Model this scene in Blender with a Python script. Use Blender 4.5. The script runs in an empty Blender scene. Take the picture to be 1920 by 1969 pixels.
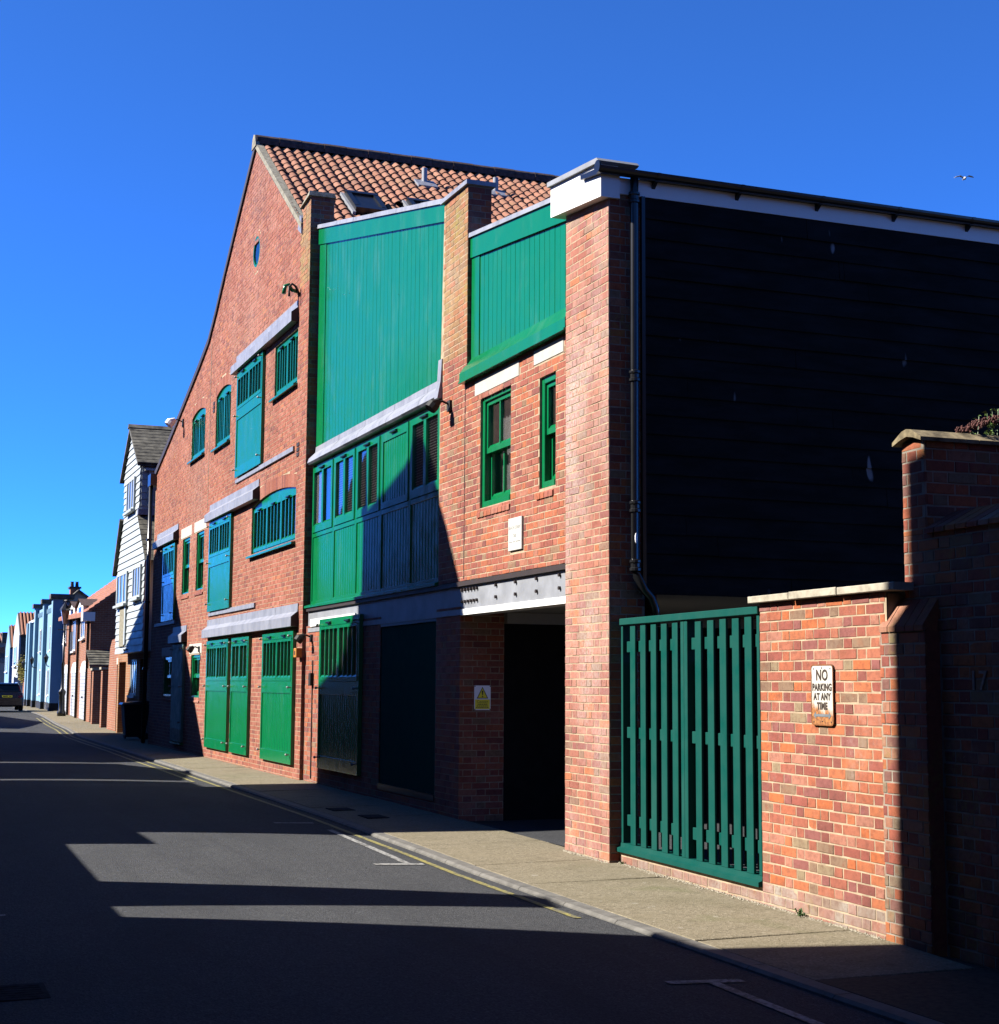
import bpy, bmesh, math, random
from mathutils import Vector, Matrix
random.seed(7)
scn = bpy.context.scene
col = scn.collection
R = math.radians

# ------------------------------------------------------------------ camera
cam_d = bpy.data.cameras.new('camera')
cam_d.sensor_fit = 'HORIZONTAL'; cam_d.sensor_width = 36.0
cam_d.lens = 36.0 * 2974.64 / 1920.0
cam_d.clip_start = 0.05; cam_d.clip_end = 4000
cam = bpy.data.objects.new('camera', cam_d); col.objects.link(cam)
CAM = Vector((12.9932, -6.1808, 1.5902))
_yaw, _pitch, _roll = 1.19771, 0.110910, -0.0064417
_M = Matrix.Rotation(_yaw, 3, 'Z') @ Matrix.Rotation(_pitch, 3, 'X') @ Matrix.Rotation(_roll, 3, 'Y')
_r, _f, _u = _M.col[0], _M.col[1], _M.col[2]
_rot = Matrix((( _r[0], _u[0], -_f[0]), (_r[1], _u[1], -_f[1]), (_r[2], _u[2], -_f[2])))
cam.matrix_world = Matrix.Translation(CAM) @ _rot.to_4x4()
scn.camera = cam

# ------------------------------------------------------------------ sky, sun, exposure
PHI, EPS = R(17.0), R(38.0)              # sun azimuth off the street normal, elevation
world = bpy.data.worlds.new('World'); scn.world = world; world.use_nodes = True
wn = world.node_tree.nodes; wl = world.node_tree.links
sky = wn.new('ShaderNodeTexSky'); sky.sky_type = 'NISHITA'; sky.sun_disc = False
sky.sun_elevation = EPS; sky.sun_rotation = R(180) + PHI
sky.altitude = 8500; sky.air_density = 0.5; sky.dust_density = 0.0; sky.ozone_density = 9.0
bg = wn['Background']; bg.inputs['Strength'].default_value = 0.15
hs = wn.new('ShaderNodeHueSaturation'); hs.inputs['Saturation'].default_value = 1.085; hs.inputs['Hue'].default_value = .503
wl.new(sky.outputs['Color'], hs.inputs['Color']); wl.new(hs.outputs['Color'], bg.inputs['Color'])
sun_d = bpy.data.lights.new('sun', 'SUN'); sun_d.energy = 3.95; sun_d.angle = R(0.53); sun_d.color = (1.0, 0.94, 0.85)
sun = bpy.data.objects.new('sun', sun_d); col.objects.link(sun)
SUN = Vector((math.sin(PHI) * math.cos(EPS), math.cos(PHI) * math.cos(EPS), -math.sin(EPS)))
sun.rotation_euler = SUN.to_track_quat('-Z', 'Y').to_euler()
sun.location = (0, -30, 40)
vs = scn.view_settings
vs.view_transform = 'Standard'; vs.look = 'None'; vs.gamma = 1.0; vs.use_curve_mapping = False
vs.exposure = 2.3

# ------------------------------------------------------------------ helpers
ORG = {}

class MB:
    def __init__(s, T=None):
        s.v = []; s.f = []; s.T = T
    def add(s, pts, faces):
        b = len(s.v)
        for p in pts:
            s.v.append(tuple(s.T(*p)) if s.T else tuple(p))
        s.f += [tuple(b + i for i in f) for f in faces]
        return s
    def hexa(s, p):                     # p: 4 bottom (ccw) + 4 top
        return s.add(p, [(0, 3, 2, 1), (4, 5, 6, 7), (0, 1, 5, 4), (1, 2, 6, 5), (2, 3, 7, 6), (3, 0, 4, 7)])
    def box(s, x0, x1, y0, y1, z0, z1):
        return s.hexa([(x0, y0, z0), (x1, y0, z0), (x1, y1, z0), (x0, y1, z0), (x0, y0, z1), (x1, y0, z1), (x1, y1, z1), (x0, y1, z1)])
    def bbox(s, x0, x1, y0, y1, z0, z1, c=.006):   # box with chamfered front (y0) edges
        p = [(x0, y1, z0), (x1, y1, z0), (x1, y1, z1), (x0, y1, z1),
             (x0, y0 + c, z0), (x1, y0 + c, z0), (x1, y0 + c, z1), (x0, y0 + c, z1),
             (x0 + c, y0, z0 + c), (x1 - c, y0, z0 + c), (x1 - c, y0, z1 - c), (x0 + c, y0, z1 - c)]
        return s.add(p, [(3, 2, 1, 0), (0, 1, 5, 4), (1, 2, 6, 5), (2, 3, 7, 6), (3, 0, 4, 7), (4, 5, 9, 8), (5, 6, 10, 9), (6, 7, 11, 10), (7, 4, 8, 11), (8, 9, 10, 11)])
    def prism(s, poly, axis, a, b):
        n = len(poly)
        def pt(q, t):
            return {'x': (t, q[0], q[1]), 'y': (q[0], t, q[1]), 'z': (q[0], q[1], t)}[axis]
        return s.add([pt(q, a) for q in poly] + [pt(q, b) for q in poly],
                     [tuple(range(n))[::-1], tuple(range(n, 2 * n))] + [(i, (i + 1) % n, n + (i + 1) % n, n + i) for i in range(n)])
    def tube(s, pts, r, n=10, cap=True):
        pts = [Vector(p) for p in pts]; rings = []
        rr = r if isinstance(r, (list, tuple)) else [r] * len(pts)
        for i, p in enumerate(pts):
            d = (pts[min(i + 1, len(pts) - 1)] - pts[max(i - 1, 0)]).normalized()
            a = d.cross(Vector((0, 0, 1)))
            if a.length < .05: a = d.cross(Vector((1, 0, 0)))
            a.normalize(); b = d.cross(a)
            rings.append([tuple(p + (a * math.cos(2 * math.pi * k / n) + b * math.sin(2 * math.pi * k / n)) * rr[i]) for k in range(n)])
        vs_ = [q for g in rings for q in g]; f = []
        for i in range(len(pts) - 1):
            for k in range(n):
                f.append((i * n + k, i * n + (k + 1) % n, (i + 1) * n + (k + 1) % n, (i + 1) * n + k))
        if cap: f += [tuple(range(n))[::-1], tuple(range((len(pts) - 1) * n, len(pts) * n))]
        return s.add(vs_, f)
    def lathe(s, prof, cx, cy, z0=0, n=16):
        vs_ = [(cx + r * math.cos(2 * math.pi * k / n), cy + r * math.sin(2 * math.pi * k / n), z0 + z) for r, z in prof for k in range(n)]
        f = [(i * n + k, i * n + (k + 1) % n, (i + 1) * n + (k + 1) % n, (i + 1) * n + k) for i in range(len(prof) - 1) for k in range(n)]
        f += [tuple(range(n))[::-1], tuple(range((len(prof) - 1) * n, len(prof) * n))]
        return s.add(vs_, f)
    def ball(s, c, r, n=10, m=6):
        pr = [(max(1e-4, math.sin(math.pi * i / m)) * r[0], -math.cos(math.pi * i / m) * r[2]) for i in range(m + 1)]
        vs_ = [(c[0] + q * math.cos(2 * math.pi * k / n), c[1] + q * math.sin(2 * math.pi * k / n) * r[1] / r[0], c[2] + z) for q, z in pr for k in range(n)]
        f = [(i * n + k, i * n + (k + 1) % n, (i + 1) * n + (k + 1) % n, (i + 1) * n + k) for i in range(m) for k in range(n)]
        return s.add(vs_, f)

def link(name, mesh, mat, parent, smooth=False):
    o = bpy.data.objects.new(name, mesh); col.objects.link(o)
    if mat is not None and not mesh.materials: mesh.materials.append(mat)
    if parent is not None:
        o.parent = parent; ORG[o.name] = ORG[parent.name]
    if smooth:
        for p in mesh.polygons: p.use_smooth = True
    return o

def part(mb, name, mat, parent, smooth=False, kind=None, label=None):
    o = ORG[parent.name]
    me = bpy.data.meshes.new(name)
    me.from_pydata([(x - o[0], y - o[1], z - o[2]) for x, y, z in mb.v], [], mb.f); me.update()
    ob = link(name, me, mat, parent, smooth)
    if kind: ob['kind'] = kind
    if label: ob['label'] = label
    return ob

def solo(mb, name, mat, label=None, cat=None, group=None, kind=None, smooth=False):
    xs = [p[0] for p in mb.v]; ys = [p[1] for p in mb.v]; zs = [p[2] for p in mb.v]
    o = ((min(xs) + max(xs)) / 2, (min(ys) + max(ys)) / 2, min(zs))
    me = bpy.data.meshes.new(name)
    me.from_pydata([(x - o[0], y - o[1], z - o[2]) for x, y, z in mb.v], [], mb.f); me.update()
    ob = link(name, me, mat, None, smooth); ob.location = o; ORG[ob.name] = o
    if label: ob['label'] = label
    if cat: ob['category'] = cat
    if group: ob['group'] = group
    if kind: ob['kind'] = kind
    return ob

def thing(name, label, cat, loc, group=None):
    o = bpy.data.objects.new(name, None); col.objects.link(o); o.location = loc
    o.empty_display_size = .3
    o['label'] = label; o['category'] = cat
    if group: o['group'] = group
    ORG[o.name] = tuple(loc)
    return o

def text_mb(body, size, T, align='CENTER', extrude=.0015, bold=0.0, xscale=1.0):
    cu = bpy.data.curves.new('t', 'FONT'); cu.body = body; cu.size = size; cu.align_x = align; cu.extrude = extrude; cu.offset = bold; cu.space_character = 1.08
    ob = bpy.data.objects.new('t', cu); col.objects.link(ob)
    bpy.context.view_layer.update()
    me = bpy.data.meshes.new_from_object(ob)
    mb = MB(T)
    mb.add([(v.co.x * xscale, v.co.z, v.co.y) for v in me.vertices], [tuple(p.vertices) for p in me.polygons])
    bpy.data.objects.remove(ob); bpy.data.curves.remove(cu); bpy.data.meshes.remove(me)
    return mb

# ------------------------------------------------------------------ materials
def N(nt, t, **kw):
    n = nt.nodes.new('ShaderNode' + t)
    for k, v in kw.items():
        if k in ('operation', 'blend_type', 'data_type', 'noise_dimensions', 'feature', 'interpolation_type'): setattr(n, k, v)
        else: n.inputs[k].default_value = v
    return n

def newmat(name, rough=.8, spec=.5, metal=0.0):
    m = bpy.data.materials.new(name); m.use_nodes = True
    b = m.node_tree.nodes['Principled BSDF']
    b.inputs['Roughness'].default_value = rough
    b.inputs['Specular IOR Level'].default_value = spec
    b.inputs['Metallic'].default_value = metal
    return m, m.node_tree, b

def ramp(nt, stops, interp='LINEAR'):
    r = nt.nodes.new('ShaderNodeValToRGB'); cr = r.color_ramp; cr.interpolation = interp
    while len(cr.elements) < len(stops): cr.elements.new(.5)
    for e, (p, c) in zip(cr.elements, stops):
        e.position = p; e.color = (*c, 1) if len(c) == 3 else c
    return r

def pos(nt):
    return nt.nodes.new('ShaderNodeNewGeometry').outputs['Position']

def noise(nt, scale, detail=4, rough=.6, vec=None, stretch=None):
    n = N(nt, 'TexNoise'); n.inputs['Scale'].default_value = scale; n.inputs['Detail'].default_value = detail; n.inputs['Roughness'].default_value = rough
    v = vec or pos(nt)
    if stretch:
        mp = nt.nodes.new('ShaderNodeMapping'); mp.inputs['Scale'].default_value = stretch
        nt.links.new(v, mp.inputs['Vector']); v = mp.outputs['Vector']
    nt.links.new(v, n.inputs['Vector'])
    return n.outputs['Fac']

def mix(nt, a, b, fac, mode='MIX'):
    m = nt.nodes.new('ShaderNodeMix'); m.data_type = 'RGBA'; m.blend_type = mode
    for s_, i in ((a, 6), (b, 7)):
        if isinstance(s_, (tuple, list)): m.inputs[i].default_value = (*s_[:3], 1)
        else: nt.links.new(s_, m.inputs[i])
    if isinstance(fac, (int, float)): m.inputs[0].default_value = fac
    else: nt.links.new(fac, m.inputs[0])
    return m.outputs[2]

def mrange(nt, v, a, b, c=0.0, d=1.0):
    m = nt.nodes.new('ShaderNodeMapRange'); m.inputs[1].default_value = a; m.inputs[2].default_value = b; m.inputs[3].default_value = c; m.inputs[4].default_value = d
    nt.links.new(v, m.inputs[0]); return m.outputs[0]

def math_(nt, op, a, b=0.0):
    m = nt.nodes.new('ShaderNodeMath'); m.operation = op
    for i, s_ in enumerate((a, b)):
        if isinstance(s_, (int, float)): m.inputs[i].default_value = s_
        else: nt.links.new(s_, m.inputs[i])
    return m.outputs[0]

def bump(nt, bsdf, h, strength=.3, dist=.01):
    b = nt.nodes.new('ShaderNodeBump'); b.inputs['Strength'].default_value = strength; b.inputs['Distance'].default_value = dist
    nt.links.new(h, b.inputs['Height']); nt.links.new(b.outputs['Normal'], bsdf.inputs['Normal'])

def piece_random(nt):
    oi = nt.nodes.new('ShaderNodeObjectInfo'); g = nt.nodes.new('ShaderNodeNewGeometry')
    return math_(nt, 'FRACT', math_(nt, 'ADD', oi.outputs['Random'], g.outputs['Random Per Island']))

KD = .36     # overall reflectance level
def plain(name, c, rough=.8, spec=.5, metal=0.0, var=.12, scale=6.0, b=.0, bscale=60, k=None):
    c = tuple(x * (KD if k is None else k) for x in c)
    m, nt, bs = newmat(name, rough, spec, metal)
    n = noise(nt, scale)
    c2 = tuple(x * (1 - var * 1.6) for x in c); c1 = tuple(min(1, x * (1 + var)) for x in c)
    rp = ramp(nt, [(.3, c2), (.7, c1)]); nt.links.new(n, rp.inputs[0]); nt.links.new(rp.outputs[0], bs.inputs['Base Color'])
    if b: bump(nt, bs, noise(nt, bscale, 3), b, .004)
    return m

def brick_mat(name, stops, white=.35, wscale=1.3, wlo=.55, dark=.0, moss=0.0, wcol=(.58, .47, .42), lum=1.25):
    m, nt, bs = newmat(name, .9, .25)
    rp = ramp(nt, stops, 'CONSTANT'); nt.links.new(piece_random(nt), rp.inputs[0])
    n1 = noise(nt, 22, 5, .65)
    c = mix(nt, rp.outputs[0], mix(nt, rp.outputs[0], (.12, .035, .022), .55), mrange(nt, n1, .45, .75))
    c = mix(nt, c, (.52, .16, .06), mrange(nt, noise(nt, 9, 3), .55, .8, 0, .45))
    c = mix(nt, c, (.10, .05, .045), mrange(nt, noise(nt, 4.5, 6, .75), .52, .78, 0, .6))
    c = mix(nt, c, (.60, .50, .38), mrange(nt, noise(nt, 60, 3, .7), .66, .74, 0, .55))
    w = math_(nt, 'MULTIPLY', mrange(nt, noise(nt, wscale, 4, .6, stretch=(1, 1, .6)), wlo, wlo + .22, 0, 1), mrange(nt, noise(nt, 30, 4, .7), .3, .62, 0, white))
    c = mix(nt, c, wcol, w)
    if moss:
        g = math_(nt, 'MULTIPLY', mrange(nt, noise(nt, 1.7, 3), .5, .65), mrange(nt, noise(nt, 25, 3), .4, .6, 0, moss))
        c = mix(nt, c, (.32, .27, .06), g)
    big = mrange(nt, noise(nt, .55, 5, .6, stretch=(1, 1, .7)), .3, .7, .78, 1.12)
    cmb = nt.nodes.new('ShaderNodeCombineColor')
    for q_ in range(3): nt.links.new(math_(nt, 'MULTIPLY', big, KD * lum), cmb.inputs[q_])
    c = mix(nt, c, cmb.outputs[0], 1.0, 'MULTIPLY')
    nt.links.new(c, bs.inputs['Base Color'])
    bump(nt, bs, noise(nt, 130, 4, .7), .55, .006)
    return m

M = {}
M['brick'] = brick_mat('brick_red', [(0, (.40, .115, .07)), (.16, (.45, .145, .09)), (.30, (.48, .14, .065)), (.44, (.35, .10, .07)), (.56, (.46, .18, .115)), (.68, (.42, .135, .09)), (.80, (.27, .085, .07)), (.88, (.52, .16, .065)), (.94, (.33, .20, .12))], .4, 1.1, .56)
M['brick_garden'] = brick_mat('brick_garden', [(0, (.47, .14, .07)), (.12, (.54, .17, .07)), (.24, (.36, .10, .07)), (.36, (.50, .21, .14)), (.48, (.32, .11, .095)), (.58, (.56, .155, .05)), (.66, (.42, .13, .08)), (.76, (.30, .19, .12)), (.82, (.48, .16, .09)), (.91, (.28, .085, .065)), (.96, (.34, .25, .15))], .5, 1.6, .55, lum=1.12)
M['brick_base'] = brick_mat('brick_base', [(0, (.36, .19, .15)), (.3, (.33, .20, .16)), (.6, (.30, .21, .16)), (.8, (.38, .17, .12))], .7, 3.0, .42, moss=.35, wcol=(.46, .42, .36))
M['brick_gable'] = brick_mat('brick_gable', [(0, (.46, .155, .10)), (.25, (.40, .12, .075)), (.45, (.50, .185, .125)), (.65, (.44, .14, .085)), (.85, (.30, .095, .075)), (.94, (.53, .185, .09))], .28, .35, .48, wcol=(.55, .38, .33), lum=1.12)
M['brick_old'] = brick_mat('brick_old', [(0, (.36, .10, .06)), (.2, (.45, .13, .06)), (.4, (.28, .08, .06)), (.55, (.40, .19, .12)), (.7, (.22, .10, .08)), (.82, (.48, .16, .06)), (.92, (.27, .20, .13))], .6, 2.2, .55, moss=.4)
M['brick_lichen'] = brick_mat('brick_lichen', [(0, (.44, .20, .09)), (.3, (.42, .24, .10)), (.5, (.38, .22, .10)), (.7, (.46, .18, .09)), (.85, (.33, .20, .10))], .5, 1.6, .5, moss=.9)
M['brick_tan'] = brick_mat('brick_tan', [(0, (.46, .17, .07)), (.35, (.50, .21, .09)), (.65, (.40, .14, .06)), (.85, (.33, .12, .06))], .2)
M['brick_pier'] = brick_mat('brick_pier', [(0, (.44, .165, .115)), (.18, (.48, .20, .14)), (.34, (.40, .135, .095)), (.48, (.52, .21, .135)), (.62, (.44, .19, .15)), (.74, (.35, .13, .11)), (.84, (.55, .19, .085)), (.90, (.34, .20, .14))], .8, .8, .42, wcol=(.64, .55, .51))
M['mortar'] = plain('mortar', (.60, .46, .31), .95, .2, var=.2, scale=9, b=.4, bscale=180, k=.39)
M['mortar_grey'] = plain('mortar_grey', (.42, .37, .30), .95, .2, var=.2, scale=7, b=.4, bscale=150)

def paint_mat(name, c, rough=.35, fade=(.5, .6, .55), amt=.06, dirt=.25, spec=.5, k=.40):
    c = tuple(x * k for x in c); fade = tuple(x * k for x in fade)
    m, nt, bs = newmat(name, rough, spec)
    n = noise(nt, 2.5, 5, .65, stretch=(1, 1, .35))
    a = mix(nt, c, fade, mrange(nt, n, .55, .85, 0, amt))
    a = mix(nt, a, tuple(x * .55 for x in c), mrange(nt, noise(nt, 7, 5, .7, stretch=(1, 1, .25)), .5, .85, 0, dirt))
    sp = mrange(nt, noise(nt, 75, 2, .5), .80, .83, 0, .5)
    a = mix(nt, a, (.7, .75, .7), sp)
    nt.links.new(a, bs.inputs['Base Color'])
    nt.links.new(mrange(nt, noise(nt, 5, 4), .3, .7, rough * .75, rough * 1.35), bs.inputs['Roughness'])
    bump(nt, bs, noise(nt, 40, 3, .6, stretch=(1, 1, .12)), .12, .003)
    return m
M['green'] = paint_mat('green_paint', (.003, .23, .074), .2, amt=.10, dirt=.4, spec=.45)
M['green_fence'] = paint_mat('green_fence_paint', (.0005, .092, .074), .6, amt=.03, dirt=.35, spec=.12)
M['green_pale'] = paint_mat('green_weathered', (.10, .22, .17), .55, amt=.3)
M['white'] = paint_mat('white_paint', (.80, .80, .78), .45, (.5, .48, .42), .10, .08, k=.6)
M['white_board'] = paint_mat('white_boarding', (.70, .78, .80), .5, (.6, .62, .6), .1, .08, k=.32)
M['pale_door'] = paint_mat('pale_door_paint', (.62, .66, .74), .5, (.6, .6, .6), .1, .1)
M['blue_wall'] = plain('pale_blue_render', (.30, .55, .78), .85, .3, var=.06, scale=1.5, b=.2)
M['blue_deep'] = plain('blue_render', (.12, .30, .72), .85, .3, var=.06, scale=1.5, b=.2)
M['bluewhite'] = plain('bluish_white_render', (.66, .74, .84), .85, .3, var=.05, scale=1.5, b=.2)
M['cream_wall'] = plain('cream_render', (.60, .57, .48), .85, .3, var=.06, scale=1.5, b=.2)
M['concrete'] = plain('concrete_lintel', (.72, .69, .62), .9, .3, var=.07, scale=8, b=.25, bscale=120)
M['stone'] = plain('stone_coping', (.60, .54, .42), .9, .3, var=.2, scale=14, b=.5, bscale=90)
M['black_paint'] = plain('black_gloss', (.012, .013, .016), .28, .5, var=.3)
M['black_matt'] = plain('black_matt', (.012, .012, .013), .7, .3, var=.3)
M['dark_brown'] = plain('dark_brown_metal', (.035, .018, .014), .6, .4, var=.25)
M['room'] = plain('unlit_interior', (.02, .02, .02), .95, .1, var=.2)  # near-black standing in for the darkness of unlit interiors
M['galv'] = plain('galvanised_bolt', (.45, .45, .46), .45, .5, .6, var=.2, scale=30)
M['steel'] = plain('grey_steel_paint', (.40, .42, .46), .5, .5, .0, var=.14, scale=4, b=.15)
M['ceiling_white'] = plain('soffit_white', (.55, .54, .50), .8, .3, var=.05)
M['blind'] = plain('blind_white', (.62, .60, .54), .6, .4, var=.05)
M['grey_blind'] = plain('grey_blind', (.22, .24, .23), .9, .2, var=.1)
M['curtain'] = plain('curtain_white', (.65, .66, .66), .9, .2, var=.08, scale=14)
M['orange'] = plain('orange_box', (.80, .30, .02), .5, .5, var=.1)
M['yellow'] = plain('yellow_sign', (.72, .62, .02), .4, .5, var=.04, k=1.15)
M['sign_white'] = plain('sign_white', (.72, .73, .75), .4, .5, var=.03, k=1.1)
M['ink'] = plain('sign_ink', (.02, .02, .02), .5, .4, var=.1)
M['ink_faint'] = plain('engraved_lettering', (.42, .42, .40), .9, .2, var=.1)
M['plaque'] = plain('plaque_stone', (.78, .78, .74), .8, .3, var=.04)
M['weed'] = plain('weed_leaf', (.07, .16, .03), .6, .4, var=.4, scale=30)
M['hi_vis'] = plain('yellow_reflector', (.75, .95, .05), .5, .5, var=.05)
M['earth'] = plain('earth', (.10, .09, .07), .95, .2, var=.3, scale=.3)
M['iron'] = plain('cast_iron', (.06, .06, .065), .95, .03, var=.3, scale=20)
M['rust'] = plain('rust', (.35, .13, .04), .9, .2, var=.3, scale=30)

def lead_mat():
    m, nt, bs = newmat('lead_sheet', .5, .5, .25)
    n = noise(nt, 4, 6, .7, stretch=(1, 1, .5))
    c = mix(nt, (.42, .44, .48), (.28, .30, .34), mrange(nt, n, .4, .65))
    c = mix(nt, c, (.56, .57, .58), mrange(nt, noise(nt, 11, 5, .7, stretch=(1, 1, .3)), .56, .75, 0, .6))
    c = mix(nt, c, (.40, .40, .43), 1.0, 'MULTIPLY'); nt.links.new(c, bs.inputs['Base Color']); bump(nt, bs, noise(nt, 12, 4), .25, .012)
    return m
M['lead'] = lead_mat()

def black_board():
    m, nt, bs = newmat('black_weatherboard', .8, .05)
    n = noise(nt, 6, 5, .7, stretch=(1, .25, 1))
    c = mix(nt, (.006, .006, .006), (.012, .012, .013), mrange(nt, n, .4, .7))
    sp = mrange(nt, noise(nt, 3.1, 2, .4, stretch=(1, 1.6, .55)), .73, .76, 0, .30)
    c = mix(nt, c, (.45, .45, .48), sp)
    nt.links.new(c, bs.inputs['Base Color']); bump(nt, bs, noise(nt, 30, 4, .6, stretch=(1, .1, 1)), .2, .004)
    return m
M['black_board'] = black_board()

def asphalt_mat():
    m, nt, bs = newmat('asphalt', .9, .12)
    v = nt.nodes.new('ShaderNodeTexVoronoi'); v.inputs['Scale'].default_value = 95; nt.links.new(pos(nt), v.inputs['Vector'])
    c = ramp(nt, [(0, (.045, .046, .048)), (.35, (.10, .10, .10)), (.75, (.15, .15, .148)), (1, (.26, .255, .24))]); nt.links.new(N(nt, 'SeparateColor').outputs[0] if False else v.outputs['Color'], c.inputs[0])
    big = noise(nt, .7, 5, .6, stretch=(.5, 1.4, 1))
    a = mix(nt, c.outputs[0], (.055, .056, .060), mrange(nt, big, .45, .75, 0, .55))
    a = mix(nt, a, (.17, .165, .155), mrange(nt, noise(nt, 2.1, 5, .65), .55, .8, 0, .4))
    a = mix(nt, a, (.075, .075, .078), mrange(nt, noise(nt, 1.0, 4, .6, stretch=(.12, 2.2, 1)), .5, .75, 0, .5))
    cv = nt.nodes.new('ShaderNodeTexVoronoi'); cv.feature = 'DISTANCE_TO_EDGE'; cv.inputs['Scale'].default_value = .55
    wv = nt.nodes.new('ShaderNodeVectorMath'); wv.operation = 'ADD'; nz_ = N(nt, 'TexNoise'); nz_.inputs['Scale'].default_value = 2.5; nz_.inputs['Detail'].default_value = 4
    nt.links.new(pos(nt), nz_.inputs['Vector']); nt.links.new(pos(nt), wv.inputs[0]); nt.links.new(nz_.outputs['Color'], wv.inputs[1]); nt.links.new(wv.outputs[0], cv.inputs['Vector'])
    ck = math_(nt, 'MULTIPLY', mrange(nt, cv.outputs['Distance'], .004, .0, 0, .8), mrange(nt, noise(nt, .5, 3), .5, .62))
    a = mix(nt, a, (.02, .02, .02), ck)
    a = mix(nt, a, (KD * .76, KD * .79, KD * .86), 1.0, 'MULTIPLY'); nt.links.new(a, bs.inputs['Base Color'])
    bump(nt, bs, v.outputs['Distance'], .7, .008)
    return m
M['asphalt'] = asphalt_mat()

def paving_mat():
    m, nt, bs = newmat('pavement_concrete', .92, .15)
    v = nt.nodes.new('ShaderNodeTexVoronoi'); v.inputs['Scale'].default_value = 80; nt.links.new(pos(nt), v.inputs['Vector'])
    c = ramp(nt, [(0, (.20, .17, .12)), (.35, (.33, .29, .21)), (.75, (.42, .37, .28)), (1, (.60, .55, .44))]); nt.links.new(v.outputs['Color'], c.inputs[0])
    a = mix(nt, c.outputs[0], (.20, .18, .11), mrange(nt, noise(nt, 1.3, 6, .65), .5, .75, 0, .6))
    a = mix(nt, a, (.46, .40, .29), mrange(nt, noise(nt, 2.7, 5, .65), .52, .75, 0, .5))
    a = mix(nt, a, (.16, .19, .06), mrange(nt, noise(nt, .9, 4, .6), .62, .74, 0, .4))
    a = mix(nt, a, (.10, .085, .06), mrange(nt, noise(nt, 17, 4, .6), .64, .72, 0, .6))
    a = mix(nt, a, (.13, .12, .085), mrange(nt, noise(nt, 5.5, 6, .75), .54, .72, 0, .55))
    a = mix(nt, a, (.60, .58, .52), mrange(nt, noise(nt, 9, 2, .4), .735, .76, 0, .5))
    a = mix(nt, a, (KD * .88, KD * .86, KD * .80), 1.0, 'MULTIPLY'); nt.links.new(a, bs.inputs['Base Color']); bump(nt, bs, v.outputs['Distance'], .5, .006)
    return m
M['paving'] = paving_mat()
M['kerb'] = plain('kerb_concrete', (.22, .21, .19), .9, .3, var=.2, scale=9, b=.5, bscale=80)
M['tarmac_patch'] = plain('tarmac_patch', (.09, .075, .055), .95, .2, var=.35, scale=25, b=.6, bscale=70)

def marking(name, c):
    m, nt, bs = newmat(name, .8, .3)
    n = noise(nt, 28, 5, .7); n2 = noise(nt, 5, 4, .7)
    wear = math_(nt, 'ADD', mrange(nt, n, .42, .62), mrange(nt, n2, .5, .75))
    a = mix(nt, c, (.12, .12, .115), mrange(nt, wear, .15, 1.0, .25, .95))
    a = mix(nt, a, (KD,) * 3, 1.0, 'MULTIPLY'); nt.links.new(a, bs.inputs['Base Color']); return m
M['mark_white'] = marking('road_paint_white', (.62, .62, .60)); M['mark_yellow'] = marking('road_paint_yellow', (.58, .50, .10))

def tile_mat():
    m, nt, bs = newmat('clay_pantile', .85, .3)
    rp = ramp(nt, [(0, (.50, .23, .14)), (.25, (.56, .27, .17)), (.5, (.46, .21, .13)), (.7, (.60, .31, .20)), (.88, (.40, .20, .13))], 'CONSTANT'); nt.links.new(piece_random(nt), rp.inputs[0])
    a = mix(nt, rp.outputs[0], (.25, .17, .09), mrange(nt, noise(nt, 8, 5, .7), .5, .72, 0, .75))
    a = mix(nt, a, (.10, .07, .05), mrange(nt, noise(nt, 30, 4, .7), .6, .75, 0, .7))
    a = mix(nt, a, (.20, .20, .06), mrange(nt, noise(nt, 1.4, 4, .6), .58, .72, 0, .5))
    a = mix(nt, a, (KD * .92, KD * .82, KD * .78), 1.0, 'MULTIPLY'); nt.links.new(a, bs.inputs['Base Color']); bump(nt, bs, noise(nt, 90, 4), .3, .005); return m
M['tile'] = tile_mat()
M['tile_far'] = plain('clay_tile_far', (.50, .20, .12), .85, .3, var=.25, scale=3)
M['tile_dark'] = plain('ridge_tile', (.10, .055, .05), .8, .3, var=.5, scale=12, b=.4, bscale=40)
M['slate'] = plain('slate', (.17, .16, .125), .75, .3, var=.55, scale=3.5, b=.3, bscale=30)
M['mortar_cap'] = plain('verge_mortar', (.42, .39, .30), .95, .2, var=.3, scale=12, b=.5)

def glass_mat(name, tint=.75):
    m = bpy.data.materials.new(name); m.use_nodes = True; nt = m.node_tree
    for n in list(nt.nodes): nt.nodes.remove(n)
    out = nt.nodes.new('ShaderNodeOutputMaterial'); tr = nt.nodes.new('ShaderNodeBsdfTransparent'); gl = nt.nodes.new('ShaderNodeBsdfGlossy')
    tr.inputs[0].default_value = (tint, tint, tint, 1); gl.inputs['Roughness'].default_value = .015; gl.inputs[0].default_value = (.95, .97, 1, 1)
    fr = nt.nodes.new('ShaderNodeLayerWeight'); fr.inputs['Blend'].default_value = .5
    bm_ = nt.nodes.new('ShaderNodeBump'); bm_.inputs['Strength'].default_value = .05; bm_.inputs['Distance'].default_value = .02
    nt.links.new(noise(nt, 1.6, 2), bm_.inputs['Height']); nt.links.new(bm_.outputs[0], gl.inputs['Normal'])
    mx = nt.nodes.new('ShaderNodeMixShader')
    nt.links.new(math_(nt, 'ADD', math_(nt, 'MULTIPLY', math_(nt, 'POWER', fr.outputs['Facing'], 4.0), .9), .06), mx.inputs[0]); nt.links.new(tr.outputs[0], mx.inputs[1]); nt.links.new(gl.outputs[0], mx.inputs[2]); nt.links.new(mx.outputs[0], out.inputs[0])
    return m
M['glass'] = glass_mat('window_glass')

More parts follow.
